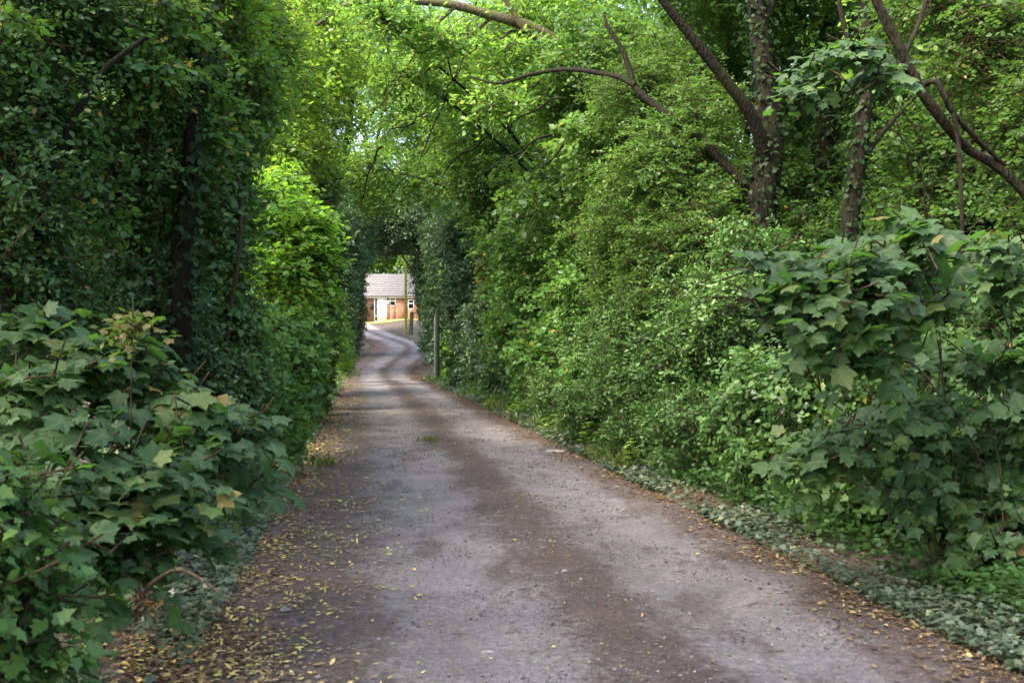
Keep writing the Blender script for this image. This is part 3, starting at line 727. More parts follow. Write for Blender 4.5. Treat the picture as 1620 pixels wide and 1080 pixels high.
# ------------------------------------------------------------------ canopy over the lane
vegetation("golden_maple", "yellow-green maple crown arching in from the left above the hazel bush", "tree", "maple",
    [(455, 120, 19, 75, 95, 1.8), (430, 230, 18, 50, 55, 1.2), (510, 50, 21, 85, 80, 1.8), (495, 240, 23, 45, 45, 1.3), (520, 150, 22, 50, 60, 1.4)], base=(-6.5, 20), stems=4, dens=.7, brown=.035, stemr=.05, stemmat='bark')
vegetation("oak_crown", "bright oak crown spreading over the middle of the lane", "tree", "oak",
    [(610, 50, 27, 100, 85, 2.2), (720, 110, 24, 110, 70, 1.8), (830, 40, 22, 110, 70, 1.8), (640, 170, 29, 90, 70, 2.2), (750, 215, 26, 90, 60, 1.8), (880, 150, 20, 90, 70, 1.5), (585, 260, 33, 60, 60, 2.2), (690, 280, 34, 70, 45, 2), (700, 60, 18.8, 80, 30, .7), (600, 25, 18.4, 70, 30, .7), (810, 85, 19.0, 60, 30, .7), (780, 150, 17.5, 60, 25, .6), (650, 110, 19.5, 60, 25, .6)], base=(2.6, 25), stems=2, dens=.62, stemr=.03, stemmat='bark', brown=.008)
vegetation("far_oak", "pale sunlit oak far behind over the lane bend", "tree", "oakfar",
    [(620, 90, 48, 130, 120, 3.5), (760, 90, 44, 120, 110, 3.0), (500, 40, 44, 100, 120, 3.0), (690, 220, 50, 90, 60, 3)], base=(-10.5, 50), stems=3, dens=.6, stemr=.1, stemmat='bark')
vegetation("arching_thorn", "dark thorn tree arching low over the lane before the house", "tree", "cypress",
    [(655, 345, 58, 90, 42, 2.4), (590, 335, 58, 50, 60, 2.2), (725, 380, 54, 50, 60, 1.8), (625, 385, 64, 55, 22, 1.8), (690, 420, 58, 36, 60, 1.6), (672, 390, 66, 30, 28, 1.5)], base=(-3.8, 58), stems=3, size=1.5, stemr=.08, stemmat='bark', tshift=.15)

# ------------------------------------------------------------------ right of the lane, far to near
vegetation("pole_thicket", "dark leafy thicket behind the grey lane pole", "shrub", "cypress",
    [(700, 470, 48, 32, 90, 1.4), (720, 560, 45, 30, 50, 1.0), (672, 500, 62, 22, 50, 1.2), (690, 545, 54, 22, 40, .9), (700, 520, 45.5, 14, 40, .5)], base=(-2.4, 48), stems=3, size=1.3, stemr=.04)
vegetation("overhanging_thorn", "dark thorn branches hanging over the lane bend right of the algae-green pole", "tree", "cypress",
    [(675, 425, 58, 24, 60, 1.0), (662, 455, 62, 14, 36, .9), (680, 475, 57, 18, 30, .8), (661, 480, 66, 11, 32, .8), (660, 440, 64, 12, 26, .8)], base=(-3.6, 60), stems=2, size=1.3, stemr=.05, stemmat='bark', overs=1.0)
vegetation("elder_seedling", "small bright green bush just right of the grey lane pole", "bush", "hazel",
    [(706, 560, 44.5, 10, 20, .4), (712, 530, 45, 8, 20, .4), (704, 590, 44, 9, 10, .4)], base=(-2.8, 44.8), stems=2, size=1.3)
vegetation("laurel_bush", "dark broad-leaved laurel at the inside of the lane bend", "bush", "laurel",
    [(750, 450, 36, 50, 90, 1.6), (770, 540, 32, 48, 75, 1.3), (735, 380, 37, 45, 60, 1.5), (800, 580, 28, 40, 50, 1.0), (735, 590, 36, 26, 24, .7)], base=(-1.0, 35), stems=4, stemr=.04, brown=.004)
vegetation("spindle_bush", "bright mid-green spindle bush between laurel and hawthorn", "bush", "dogwood",
    [(850, 430, 22, 80, 100, 1.4), (815, 510, 25, 48, 75, 1.2), (925, 480, 18.5, 75, 105, 1.2), (870, 570, 20.5, 60, 60, 1.0), (800, 340, 27, 60, 60, 1.5), (955, 590, 17, 60, 60, .9)], base=(1.6, 21.5), stems=4, size=1.25, lean=(-.3, -.2, .1), brown=.008)
vegetation("wych_elm", "leafy elm crown above the spindle bush", "tree", "wood",
    [(890, 310, 19.5, 100, 75, 1.5), (800, 270, 25, 90, 60, 1.6), (960, 230, 17, 70, 80, 1.3), (940, 90, 19, 90, 90, 1.5)], base=(2.4, 20.5), stems=4, stemr=.04, stemmat='bark')
vegetation("hawthorn_tree", "fine-leaved olive hawthorn leaning out left of the forked trunk", "tree", "hawthorn",
    [(1060, 270, 13.6, 90, 85, 1.0), (1000, 330, 14.4, 80, 80, 1.0), (1100, 180, 13.8, 70, 80, .9), (1050, 420, 13.2, 85, 100, .9), (1020, 130, 15, 80, 70, 1.0), (1120, 380, 12.6, 55, 90, .7), (970, 420, 15.5, 50, 80, .9)], base=(3.4, 14.2), stems=4, dens=.8, stemr=.03, stemmat='bark')
vegetation("bramble_bank", "dense bramble bank on the right below the hawthorn", "bramble", "holly",
    [(1080, 560, 12, 95, 90, .8), (1000, 600, 14, 70, 75, .8), (1140, 500, 11.3, 70, 80, .7), (1110, 660, 10.8, 90, 55, .6), (1010, 680, 13, 70, 35, .5), (930, 640, 15.5, 60, 40, .7), (880, 610, 18, 60, 40, .7), (1010, 520, 14.5, 60, 80, .8), (1180, 420, 11.8, 60, 70, .7), (1090, 470, 12.6, 60, 60, .7), (960, 530, 16, 50, 60, .7)], base=(2.6, 12.6), stems=4, size=1.0, tshift=.05, dens=.75, lean=(-.3, -.3, .1))
tree("forked_tree", "stout mossy trunk forking in two above the right bank", [(1205, 560, 12.8, 27), (1203, 400, 12.8, 23), (1203, 330, 12.8, 24), (1218, 230, 12.8, 21), (1208, 110, 12.9, 17), (1198, 20, 13, 15), (1180, -90, 13.1, 10)],
    [[(1214, 255, 12.7, 12), (1190, 185, 12.5, 10), (1150, 130, 12.4, 9), (1095, 60, 12.3, 8), (1040, -10, 12.2, 6), (1000, -80, 12.1, 4)],
     [(1200, 320, 12.8, 9), (1162, 275, 12.9, 7.5), (1090, 208, 13.2, 7), (1010, 145, 13.6, 6), (998, 118, 13.7, 5), (985, 80, 13.8, 4), (960, 40, 13.9, 3), (956, 20, 14, 1.5)],
     [(1005, 135, 13.6, 4.5), (970, 120, 13.9, 4), (900, 110, 14.6, 3.5), (840, 118, 15.2, 3), (790, 132, 15.8, 2.2), (745, 122, 16.2, 1.2)],
     [(1200, 60, 13, 9), (1225, -10, 13, 8), (1240, -90, 13, 6)]], ivy=dict(n=2600, s=.07, spread=.1))
tree("mossy_oak", "tree whose pale mossy bough crosses the top of the lane", [(1040, 480, 21.5, 17), (1030, 250, 21.5, 14), (985, 140, 21, 12), (900, 78, 20.6, 9.5), (845, 45, 20.4, 8.5), (790, 28, 20.2, 7.5), (715, 8, 20, 6.5), (640, 2, 19.8, 5.5), (560, 4, 19.6, 4.5), (500, 40, 19.4, 3)],
    [[(895, 76, 20.6, 6), (860, 66, 20.3, 5.5), (832, 48, 20.1, 5), (812, 20, 20, 4.5), (785, -20, 19.9, 4), (740, -70, 19.8, 3)], [(720, 10, 20, 3.5), (680, 50, 20, 2.5), (640, 110, 20, 2), (600, 170, 20, 1.2)], [(780, 26, 20.2, 3), (730, 70, 20.5, 2.2), (690, 110, 21, 1.2)]], mat='bark_pale')
def canopy_limbs(root_name, starts, n, Ymid):
    root = bpy.data.objects[root_name]
    for k in range(n):
        px, py, Y, dx, dy = starts[k % len(starts)]
        px += rng.normal() * 25; py += rng.normal() * 18; Y += rng.normal() * .8
        pts = []; L = rng.uniform(50, 130); an = rng.normal() * .35; dx, dy = dx * math.cos(an) - dy * math.sin(an), dx * math.sin(an) + dy * math.cos(an)
        for q in np.linspace(0, 1, 6):
            pts.append((px + dx * L * q + rng.normal() * 3, py + dy * L * q + 28 * q * q + rng.normal() * 3.5, Y + q * rng.normal() * .3, (2.2 - 1.8 * q)))
        lp, lr = path(pts); mb = MB(); mb.tube(lp, lr, 6, .08, .12); mb.build("limb", M['bark'], root, smooth=True)
canopy_limbs("mossy_oak", [(760, 20, 20, -.75, .55), (860, 60, 20.3, -.85, .1), (640, 3, 19.8, -.3, .9), (930, 95, 20.6, -.9, .45), (850, 140, 17, -.95, .1), (900, 190, 17, -.8, .55), (700, 120, 22, -.7, .5), (640, 180, 24, -.6, .5), (780, 220, 22, -.9, .3)], 18, 20)
vegetation("woodland_ash", "ash crown tinted darker for shade in the wood behind the forked trunk", "tree", "wood",
    [(1130, 80, 19, 120, 110, 1.7), (1280, 120, 18, 120, 130, 1.8), (1260, 310, 17.5, 110, 120, 1.5), (1120, 330, 18, 90, 120, 1.4), (1180, -60, 16, 180, 90, 2)], base=(5.4, 18.5), stems=4, stemr=.05, stemmat='bark', dens=1.0, tshift=-.25, size=.9)  # tshift puts woodland shade into the leaf colour
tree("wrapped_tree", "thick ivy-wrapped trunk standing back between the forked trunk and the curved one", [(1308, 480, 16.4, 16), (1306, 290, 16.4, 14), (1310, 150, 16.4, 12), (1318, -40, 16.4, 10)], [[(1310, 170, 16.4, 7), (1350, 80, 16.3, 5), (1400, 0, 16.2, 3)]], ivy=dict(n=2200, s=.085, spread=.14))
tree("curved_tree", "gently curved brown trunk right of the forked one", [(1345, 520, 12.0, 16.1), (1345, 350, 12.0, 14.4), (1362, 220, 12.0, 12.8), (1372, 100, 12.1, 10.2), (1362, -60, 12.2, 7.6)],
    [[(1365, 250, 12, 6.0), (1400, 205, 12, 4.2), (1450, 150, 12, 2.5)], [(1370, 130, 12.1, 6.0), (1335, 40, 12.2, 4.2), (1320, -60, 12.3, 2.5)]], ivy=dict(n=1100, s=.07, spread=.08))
vegetation("right_wood", "small-leaved wood tinted darker for shade filling the upper right behind the curved trunk", "tree", "wood",
    [(1430, 80, 15, 110, 130, 1.5), (1470, 280, 13.6, 110, 130, 1.3), (1330, 420, 14.5, 110, 100, 1.1), (1440, 430, 12.6, 100, 110, .9), (1590, 280, 13, 110, 200, 1.4), (1580, 60, 13, 110, 120, 1.4)], base=(6.2, 14.5), stems=4, size=.8, stemr=.035, stemmat='bark', dens=1.05, tshift=-.35)  # leaf tint lowered here in place of deeper cast shade
tree("elder_tree", "bare-stemmed elder slanting across the upper right", [(1680, 420, 7.2, 7.9), (1600, 282, 7.2, 7.2), (1535, 240, 7.2, 7.2), (1490, 190, 7.1, 7.6), (1455, 140, 7.1, 8.6), (1425, 80, 7.1, 7.9), (1390, 10, 7.1, 7.2), (1350, -80, 7.1, 5.8)],
    [[(1460, 135, 7.1, 5.0), (1483, 130, 7.0, 4.7), (1505, 175, 7.0, 4.3), (1550, 225, 7.1, 3.6), (1590, 262, 7.2, 3.2)], [(1508, 178, 7.0, 4.0), (1516, 225, 7.0, 3.6), (1521, 320, 6.9, 3.2), (1524, 470, 6.9, 2.9)], [(1430, 90, 7.1, 4.3), (1460, 20, 7.2, 3.6), (1480, -60, 7.2, 2.2)]], mat='bark_brown')
vegetation("ash_saplings", "olive ash leaves hanging over the slanting elder at the top right corner", "sapling", "hawthorn",
    [(1560, 70, 8.2, 110, 90, .7), (1600, 190, 7.8, 60, 80, .5), (1500, 10, 8.6, 110, 60, .7), (1650, 330, 7.6, 60, 120, .5)], base=(4.9, 8.6), stems=3, dens=.8, tshift=-.25, brown=.02)
vegetation("ivy_bank", "dark ivy and bramble bank along the right verge in the foreground", "ivy", "ivy",
    [(1200, 620, 9.6, 80, 75, .6), (1300, 610, 8.8, 90, 80, .6), (1240, 720, 9.0, 80, 60, .5), (1420, 620, 8.0, 100, 90, .6), (1560, 600, 7.4, 110, 120, .6), (1370, 740, 7.8, 90, 60, .45), (1500, 760, 7.0, 110, 70, .5), (1620, 740, 6.6, 100, 110, .5), (1620, 480, 7.6, 70, 90, .5)], base=(3.3, 8.0), stems=3, size=.95, lean=(-.3, -.3, .1))
vegetation("sycamore_sapling", "sycamore sapling with broad grey-green leaves held out from the right bank", "sapling", "sycamore",
    [(1450, 365, 5.7, 65, 20, .25), (1380, 400, 5.6, 85, 20, .25), (1295, 425, 5.5, 75, 18, .25), (1205, 400, 5.4, 35, 12, .15), (1425, 440, 5.7, 75, 22, .25), (1335, 460, 5.5, 85, 20, .25), (1245, 472, 5.3, 60, 18, .2),
     (1185, 462, 5.2, 22, 10, .12), (1390, 505, 5.6, 65, 18, .2), (1300, 515, 5.4, 55, 16, .2), (1350, 565, 5.6, 50, 16, .2), (1470, 480, 5.9, 45, 18, .2), (1520, 560, 6.4, 40, 14, .2)],
    base=(2.95, 6.2), lean=(-.6, -.5, .1), stems=1, dens=.85, stemr=.0045, brown=.008)
vegetation("young_sycamore", "lower sycamore sapling drooping toward the verge under the larger one", "sapling", "sycamore",
    [(1335, 685, 6.0, 75, 20, .22), (1290, 730, 5.9, 42, 16, .15), (1400, 655, 6.1, 55, 18, .2), (1390, 725, 6.1, 65, 20, .2), (1460, 700, 6.2, 55, 20, .2), (1490, 640, 6.2, 45, 18, .2), (1560, 865, 5.9, 55, 14, .2), (1500, 790, 6.3, 40, 14, .15), (1540, 715, 6.4, 50, 18, .2), (1440, 770, 6.3, 50, 16, .2), (1590, 790, 6.2, 40, 18, .2)],
    base=(3.1, 6.6), lean=(-.6, -.5, .1), stems=1, dens=.9, stemr=.004, size=.95)
vegetation("edge_sycamore", "few broad sycamore leaves at the far right edge beside the thin elder stem", "sapling", "sycamore",
    [(1590, 385, 6.1, 40, 16, .2), (1595, 445, 6.1, 35, 14, .15), (1590, 560, 6.2, 45, 18, .2), (1620, 640, 6.2, 45, 24, .2)], base=(3.3, 6.5), lean=(-.6, -.5, .1), stems=1, dens=1.1, stemr=.004, size=.95)
vegetation("hanging_sycamore", "hanging spray of broad sycamore leaves in front of the curved trunk", "sapling", "sycamore",
    [(1390, 100, 6.9, 35, 10, .2), (1340, 75, 6.9, 35, 10, .15), (1310, 90, 6.8, 30, 10, .15), (1265, 125, 6.8, 25, 12, .15)], base=(3.6, 7.4), lean=(-.5, -.7, .1), stems=1, dens=1.0, size=.9, stemr=.004)

# background wood on both sides and behind the house
far_wood = [
    ("backdrop_oak", "broad green oak rising behind the brick bungalow", [(610, 395, 110, 60, 60, 4), (600, 340, 112, 90, 90, 5), (690, 360, 106, 70, 100, 5), (520, 350, 108, 80, 110, 5)], (-14, 108), 'oakfar', 1.6),
    ("poplar_tree", "tall leafy tree standing in the wood behind the left hedge", [(300, 100, 24, 180, 230, 3), (120, 200, 17, 200, 260, 2.5), (250, 420, 17, 160, 150, 1.8)], (-10.5, 22), 'woodfar', .8),
    ("chestnut_tree", "dense dark tree behind the hazel bush on the left", [(420, 60, 34, 120, 160, 3), (440, 300, 32, 80, 130, 2.5), (470, 500, 30, 60, 70, 1.6)], (-9.5, 33), 'woodfar', .8),
    ("beech_tree", "tall shaded tree deep in the wood beyond the spindle bush", [(900, 60, 38, 160, 160, 3), (860, 260, 40, 120, 110, 3), (1000, 300, 30, 140, 160, 2.5), (800, 430, 46, 90, 90, 2.5)], (5, 37), 'woodfar', .9),
    ("lime_tree", "wide tree deep in the wood behind the ivy-wrapped trunk", [(1200, 80, 28, 220, 180, 2.5), (1420, 150, 24, 220, 220, 2.5), (1200, 380, 25, 180, 160, 2.2), (1480, 440, 20, 220, 160, 1.8), (1620, 150, 20, 150, 260, 2)], (10.5, 25), 'woodfar', .8),
]
for (nm, lab, bl, bs, sp_, sz) in far_wood:
    vegetation(nm, lab, "tree", sp_, bl, base=bs, size=sz, dens=1.15, stems=1, stemr=.06, stemmat='bark', twigs=False)
# tree tops above the frame, added to keep sun off the lane
vegetation("added_shade_oak", "high oak top added over the right-hand wood for shade", "tree", "oakfar",
    [(1300, -330, 16, 330, 260, 3), (1650, -150, 13, 280, 260, 2.6), (1000, -170, 22, 190, 130, 2.4)], base=(8.0, 15.5), size=1.0, dens=.8, stems=3, stemr=.12, stemmat='bark', twigs=False)  # added crown that blocks the sun from the right
vegetation("added_shade_ash", "high ash top added over the dark left hedge for shade", "tree", "oakfar",
    [(150, -240, 11, 330, 200, 2.4), (-200, -100, 8, 300, 330, 2.0), ('w', -4.5, 1, 8.5, 3.2, 5, 1.8), ('w', -5, -7, 8, 4, 4, 2)], base=(-7.0, 10.0), size=.9, dens=.9, stems=3, stemr=.1, stemmat='bark', twigs=False)  # added crown reaching overhead and behind the camera to block sun

# ------------------------------------------------------------------ ground cover and litter
def scatter_ground(n, fx, ymin, ymax, power=1.0):
    """points with lateral position from fx(rng, n, Y); nearer ground gets more"""
    Y = ymin * (ymax / ymin) ** (rng.uniform(size=n) ** power)
    X = fx(Y, n)
    return X, Y

def ivy_strip(name, label, fx, n, ymin, ymax, s, mat, hmax, kind_tm='ivy', up=1.2, cat="ground ivy", gap=-.2, tm=.5):
    X, Y = scatter_ground(n, fx, ymin, ymax)
    patch = wav(X, Y, 1.3, .7)
    ok = patch > rng.normal(gap, .3, n)
    X, Y = X[ok], Y[ok]
    n = len(X)
    P = np.stack([X, Y, surf(X, Y) + rng.uniform(.01, hmax, n) * (1 + .5 * wav(X, Y, 2))], -1)
    d = rng.normal(size=(n, 3)); d[:, 2] = rng.normal(0, .25, n)
    N = unit(np.array([0, -.2, up]) + rng.normal(size=(n, 3)) * .35)
    o = leaf_mesh(name, None, M[mat], kind_tm, P, unit(d), N, s * rng.uniform(.5, 1.3, n) * np.clip((Y / 9) ** .35, .8, 2), np.clip(rng.normal(tm, .22, n), 0, .98))
    tag(o, label, cat, kind="stuff")
    STAT.append((name, n))
ivy_strip("verge_ivy", "grey-green ground ivy carpeting the right verge of the lane", lambda Y, n: xr(Y) + np.abs(rng.normal(.12, .2, n)) - .06, 22000, 4.0, 46, .05, 'ground_ivy', .1)
ivy_strip("trailing_ivy", "blue-green ivy trailing over leaf litter on the left verge", lambda Y, n: xl(Y) - np.abs(rng.normal(.18, .35, n)) + .08, 16000, 3.4, 44, .055, 'ground_ivy', .07)
ivy_strip("bank_ivy", "dark ivy covering the right bank under the bushes", lambda Y, n: xr(Y) + rng.uniform(.3, 2.6, n), 70000, 4.5, 45, .055, 'ivy', .2, up=.8, gap=-.75, tm=.12)
ivy_strip("hedge_bottom_ivy", "dark ivy under the left hedge", lambda Y, n: xl(Y) - rng.uniform(.3, 2.2, n), 14000, 3.4, 45, .055, 'ivy', .16, up=.8)

def litter(name, label, fx, n, ymin, ymax, s, tm, tmean, tsd, lift=.006, mat='litter', cat="fallen leaves"):
    X, Y = scatter_ground(n, fx, ymin, ymax)
    pt = wav(X, Y, 2.3, 1.1) + .6 * wav(X, Y, 6.1, .3)
    ok = pt > rng.normal(-.35, .45, n); X, Y = X[ok], Y[ok]; n = len(X)
    P = np.stack([X, Y, surf(X, Y) + lift + rng.uniform(0, .012, n)], -1)
    d = rng.normal(size=(n, 3)); d[:, 2] = np.abs(rng.normal(0, .12, n))
    N = unit(np.array([0, 0, 1.0]) + rng.normal(size=(n, 3)) * .22)
    o = leaf_mesh(name, None, M[mat], tm, P, unit(d), N, s * rng.uniform(.45, 1.3, n) * np.clip((Y / 10) ** .3, .85, 1.6), np.clip(rng.normal(tmean, tsd, n), 0, 1))
    tag(o, label, cat, kind="stuff"); STAT.append((name, n))
litter("yellow_leaves", "small yellow fallen leaves strewn along the left side of the lane", lambda Y, n: xl(Y) + np.abs(rng.normal(.0, .55, n)) - .25, 12000, 3.3, 30, .047, 'flat', .68, .24)
litter("brown_leaves", "brown leaf litter banked along both edges of the lane", lambda Y, n: np.where(rng.uniform(size=n) < .5, xl(Y) + rng.normal(-.05, .28, n), xr(Y) + rng.normal(.02, .25, n)), 38000, 3.4, 80, .042, 'simple', .27, .24)
litter("scattered_leaves", "sparse leaves and chaff scattered over the lane surface", lambda Y, n: xl(Y) + (xr(Y) - xl(Y)) * np.clip(rng.normal(.5, .3, n), .02, .98), 5200, 3.4, 50, .027, 'flat', .5, .25)

def verge_grass():
    n = 9000
    Y = 12 * (46 / 12) ** rng.uniform(size=n); right = rng.uniform(size=n) < .72
    X = np.where(right, xr(Y) + np.abs(rng.normal(.25, .22, n)), xl(Y) - np.abs(rng.normal(.2, .15, n)))
    ok = wav(X * .6, Y * .45, 1.0, 2.0) > rng.normal(.25, .2, n); X, Y = X[ok], Y[ok]; n = len(X)
    P = np.stack([X, Y, surf(X, Y) - .01], -1)
    D = unit(np.stack([rng.normal(0, .45, n), rng.normal(0, .45, n), np.ones(n)], -1))
    o = leaf_mesh("verge_grass", None, M['grass'], 'blade', P, D, unit(rng.normal(size=(n, 3))), rng.uniform(.08, .26, n), rng.uniform(0, .8, n))
    tag(o, "loose yellow-green grass and seedlings along the lane verges", "grass", kind="stuff")
verge_grass()

def pebbles():
    n = 30000
    Y = 3.3 * (26 / 3.3) ** rng.uniform(size=n); X = xl(Y) + (xr(Y) - xl(Y)) * rng.uniform(.03, .97, n)
    ok = wav(X, Y, 1.9, 2.2) + .5 * wav(X, Y, 5.3) > rng.normal(0, .35, n); X, Y = X[ok], Y[ok]; n = len(X)
    T = np.array([(1, 0, 0), (0, 1, 0), (-1, 0, 0), (0, -1, 0), (0, 0, .7), (0, 0, -.7)], float)
    Fq = np.array([(0, 1, 4), (1, 2, 4), (2, 3, 4), (3, 0, 4)])
    s = .0075 * np.exp(rng.normal(0, .4, n)) * np.clip((Y / 8) ** .5, .8, 1.6)
    a = rng.uniform(0, 6.28, n); c, sn = np.cos(a), np.sin(a)
    J = T[None] * s[:, None, None] * rng.uniform(.6, 1.3, (n, 6, 3))
    V = np.stack([J[..., 0] * c[:, None] - J[..., 1] * sn[:, None], J[..., 0] * sn[:, None] + J[..., 1] * c[:, None], J[..., 2]], -1) + np.stack([X, Y, lane_z(X, Y) + s * .25], -1)[:, None, :]
    o = mesh_np("gravel", V.reshape(-1, 3), (np.arange(n)[:, None, None] * 6 + Fq[None]).reshape(-1, 3), M['gravel'], attrs={"tint": np.repeat(rng.uniform(size=n), 6)})
    tag(o, "loose dark and pale gravel chips on the lane", "gravel", kind="stuff")
mg, nt, N_, L_, bs_ = newmat("gravel_chip")
at_ = N_.new("ShaderNodeAttribute"); at_.attribute_name = "tint"
r_ = ramp(nt, [(0, (.02, .02, .021)), (.6, (.07, .065, .064)), (.95, (.15, .14, .136)), (1, (.2, .19, .184))]); L_.new(at_.outputs["Fac"], r_.inputs[0]); L_.new(r_.outputs[0], bs_.inputs["Base Color"]); bs_.inputs["Roughness"].default_value = .8
M['gravel'] = mg
pebbles()

def fallen_twigs():
    mb = MB()
    for k in range(260):
        Y = 3.4 * (24 / 3.4) ** rng.uniform(); e = rng.uniform()
        X = float(xl(Y) + (xr(Y) - xl(Y)) * (rng.uniform(.62, 1.08) if e < .6 else rng.uniform(-.2, .6)))
        an = rng.uniform(0, 6.28); L = rng.uniform(.03, .13)
        pts = []
        for q in (-.5, 0, .5):
            x = X + math.cos(an) * L * q + rng.normal() * .008; y = Y + math.sin(an) * L * q + rng.normal() * .008
            pts.append((x, y, float(surf(np.array(x), np.array(y))) + .008))
        r = rng.uniform(.001, .0025)
        mb.tube(pts, [r, r, r * .6], 4, 0, L / 3, cap=False)
    tag(mb.build("fallen_twigs", M['dead']), "thin broken twigs lying over the lane surface", "twigs", kind="stuff")
fallen_twigs()

def grass_tuft(name, label, x, y, n, h, cat="grass tuft"):
    z = float(surf(np.array(x), np.array(y)))
    root = empty(name, (x, y, z), label, cat)
    P = np.stack([x + rng.normal(0, .09, n), y + rng.normal(0, .16, n), np.full(n, z)], -1)
    D = unit(np.stack([rng.normal(0, .35, n), rng.normal(0, .35, n), np.ones(n)], -1))
    leaf_mesh("blades", root, M['grass'], 'blade', P, D, unit(rng.normal(size=(n, 3))), h * rng.uniform(.5, 1.2, n), rng.uniform(0, 1, n))
p = W(678, 690, 15.8); grass_tuft("grass_tuft", "small tuft of grass growing in the middle of the lane", p[0], 15.9, 60, .10)
p = W(548, 730, 12.4); grass_tuft("dandelion_plant", "low green weed at the left edge of the lane's gravel", xl(12.6) + .35, 12.6, 70, .12, "weed")
weeds = [("young_nettle", "yellow-green seedling on the right verge nearest the fallen branch", 1000, 745), ("tall_weed", "upright yellow-green weed beside the pale flat stone", 868, 692), ("verge_weed", "leafy weed standing on the verge above the orange leaf litter", 955, 700), ("dock_plant", "broad green dock on the right verge beyond the pale flat stone", 806, 668), ("verge_seedling", "farthest bright seedling on the right verge near the laurel", 775, 650), ("willowherb_plant", "pale upright weed on the verge below the bramble bank", 925, 712)]
for (nm, lab, px, py) in weeds:
    Yb = 1.5 * F_PX / (py - 550); 
    xb = (px - CX) / F_PX * Yb
    z = float(surf(np.array(xb), np.array(Yb)))
    root = empty(nm, (xb, Yb, z), lab, "weed")
    mb = MB(); PP = []; DD = []
    for s_ in range(4):
        tx, ty, h = rng.normal(0, .07), rng.normal(0, .07), rng.uniform(.2, .42)
        mb.tube([(xb, Yb, z - .02), (xb + tx * .6, Yb + ty * .6, z + h * .6), (xb + tx, Yb + ty, z + h)], [.005, .004, .002], 5)
        for k in range(9):
            f_ = .25 + .75 * k / 8; a_ = k * 2.4
            PP.append((xb + tx * f_, Yb + ty * f_, z + h * f_)); DD.append((math.cos(a_), math.sin(a_), .15))
    mb.build("stem", M['weed'] if False else M['twig'], root)
    n = len(PP)
    leaf_mesh("foliage", root, M['weed'], 'simple', np.array(PP), np.array(DD), np.array([[0, 0, 1.0]] * n) + rng.normal(size=(n, 3)) * .2, rng.uniform(.07, .13, n), rng.uniform(0, 1, n))

# ------------------------------------------------------------------ dead branches and stones
db = W(225, 935, 4.35); dz = float(surf(np.array(db[0]), np.array(db[1])))
root = empty("dead_branch", (db[0], db[1], dz), "forked dead branch with pale bark lying under the left sycamore shrub", "branch")
mb = MB(); mb.tube([W(222, 948, 4.4), W(238, 925, 4.35), W(272, 902, 4.3), W(300, 905, 4.25), W(348, 936, 4.2)], [.013, .012, .010, .009, .004], 8, .06, .05)
mb.build("limb", M['dead'], root, smooth=True)
mb = MB(); mb.tube([W(225, 945, 4.4), W(205, 915, 4.42), W(185, 902, 4.45)], [.015, .012, .009], 8, .06, .05); mb.build("limb", M['dead'], root, smooth=True)
mb = MB()
for k in range(26):
    a0 = W(225 + rng.normal() * 8, 946 + rng.normal() * 5, 4.4); b0 = W(230 + rng.normal() * 30, 975 + rng.normal() * 14, 4.35)
    mb.tube([a0, (a0 + b0) / 2 + rng.normal(size=3) * .02, b0], [.004, .003, .0015], 4, 0, .1, cap=False)
mb.build("root_fringe", M['dead'], root)
n = 40
leaf_mesh("dry_leaves", root, M['dry'], 'narrow', np.array([W(235 + rng.normal() * 14, 955 + rng.normal() * 10, 4.35) for _ in range(n)]), rng.normal(size=(n, 3)), rng.normal(size=(n, 3)), rng.uniform(.02, .045, n), rng.uniform(0, 1, n))
mb = MB(); bp_ = [W(1163, 806, 9.3), W(1185, 785, 9.35), W(1200, 768, 9.4), W(1208, 755, 9.45)]
fb = bp_[0]; root = empty("fallen_branch", (fb[0], fb[1], float(ground(fb[0], fb[1]))), "thin pale branch lying down the right bank to the verge", "branch")
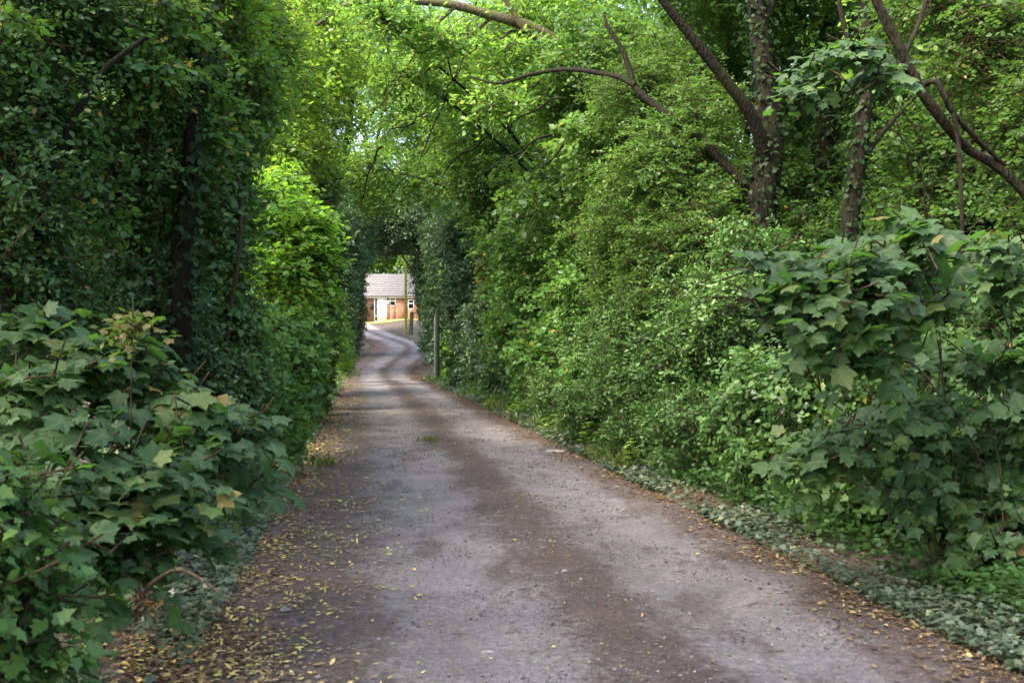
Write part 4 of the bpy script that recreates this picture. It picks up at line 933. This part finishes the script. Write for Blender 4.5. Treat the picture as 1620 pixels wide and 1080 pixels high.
mb.tube(bp_, [.022, .02, .017, .01], 8, .06, .06); mb.build("limb", M['dead'], root, smooth=True)
mb = MB(); mb.tube([bp_[2], bp_[2] + np.array([.12, .03, .06]), bp_[2] + np.array([.2, .05, .16])], [.009, .007, .003], 6, .05, .06); mb.build("twig", M['dead'], root)
vegetation("dead_leaf_spray", "hanging spray of dead pinkish-brown leaves in front of the laurel", "dead leaves", "sycamore", [(766, 425, 31, 8, 22, .15), (762, 465, 31, 6, 10, .12)], base=(-.75, 31.5), stems=1, dens=3.5, size=.8, twigs=False, stemr=.012, parent=None, brown=1.0)
vegetation("withered_spray", "withered brown leaf cluster on the sycamore shrub in the left foreground", "dead leaves", "sycamore", [(208, 510, 4.7, 14, 22, .08)], base=(-2.2, 5.0), stems=1, dens=1.1, size=.45, twigs=False, stemr=.005, brown=1.0)
def stone(name, label, px, py, Y, s, flat=.5):
    x = (px - CX) / F_PX * Y; z = float(surf(np.array(x), np.array(Y)))
    bpy_me = bpy.data.meshes.new(name)
    import bmesh
    bm = bmesh.new(); bmesh.ops.create_icosphere(bm, subdivisions=3, radius=1)
    for v in bm.verts:
        q = v.co
        k = 1 + .18 * math.sin(q.x * 3 + px) + .15 * math.sin(q.y * 4 + py) + .1 * math.sin(q.z * 5 + q.x * 3)
        v.co = Vector((q.x * s * k, q.y * s * .7 * k, q.z * s * flat * k))
    bm.to_mesh(bpy_me); bm.free()
    o = bpy.data.objects.new(name, bpy_me); bpy_me.materials.append(M['stone']); o.location = (x, Y, z + s * flat * .3); link(o)
    tag(o, label, "stone")
stone("flat_stone", "pale flat stone half sunk at the right edge of the lane", 878, 716, 14.3, .12, .3)
stone("white_stone", "small white stone on the lane in the bottom centre", 772, 1026, 4.97, .028, .35)
stone("chalk_stone", "small white chalk stone near the right verge", 1470, 991, 5.35, .02, .5)
stone("pale_pebble", "pale lilac pebble in the brown strip between the tracks", 893, 907, 6.6, .022, .5)

print("LEAVES", sum(n for _, n in STAT), STAT)
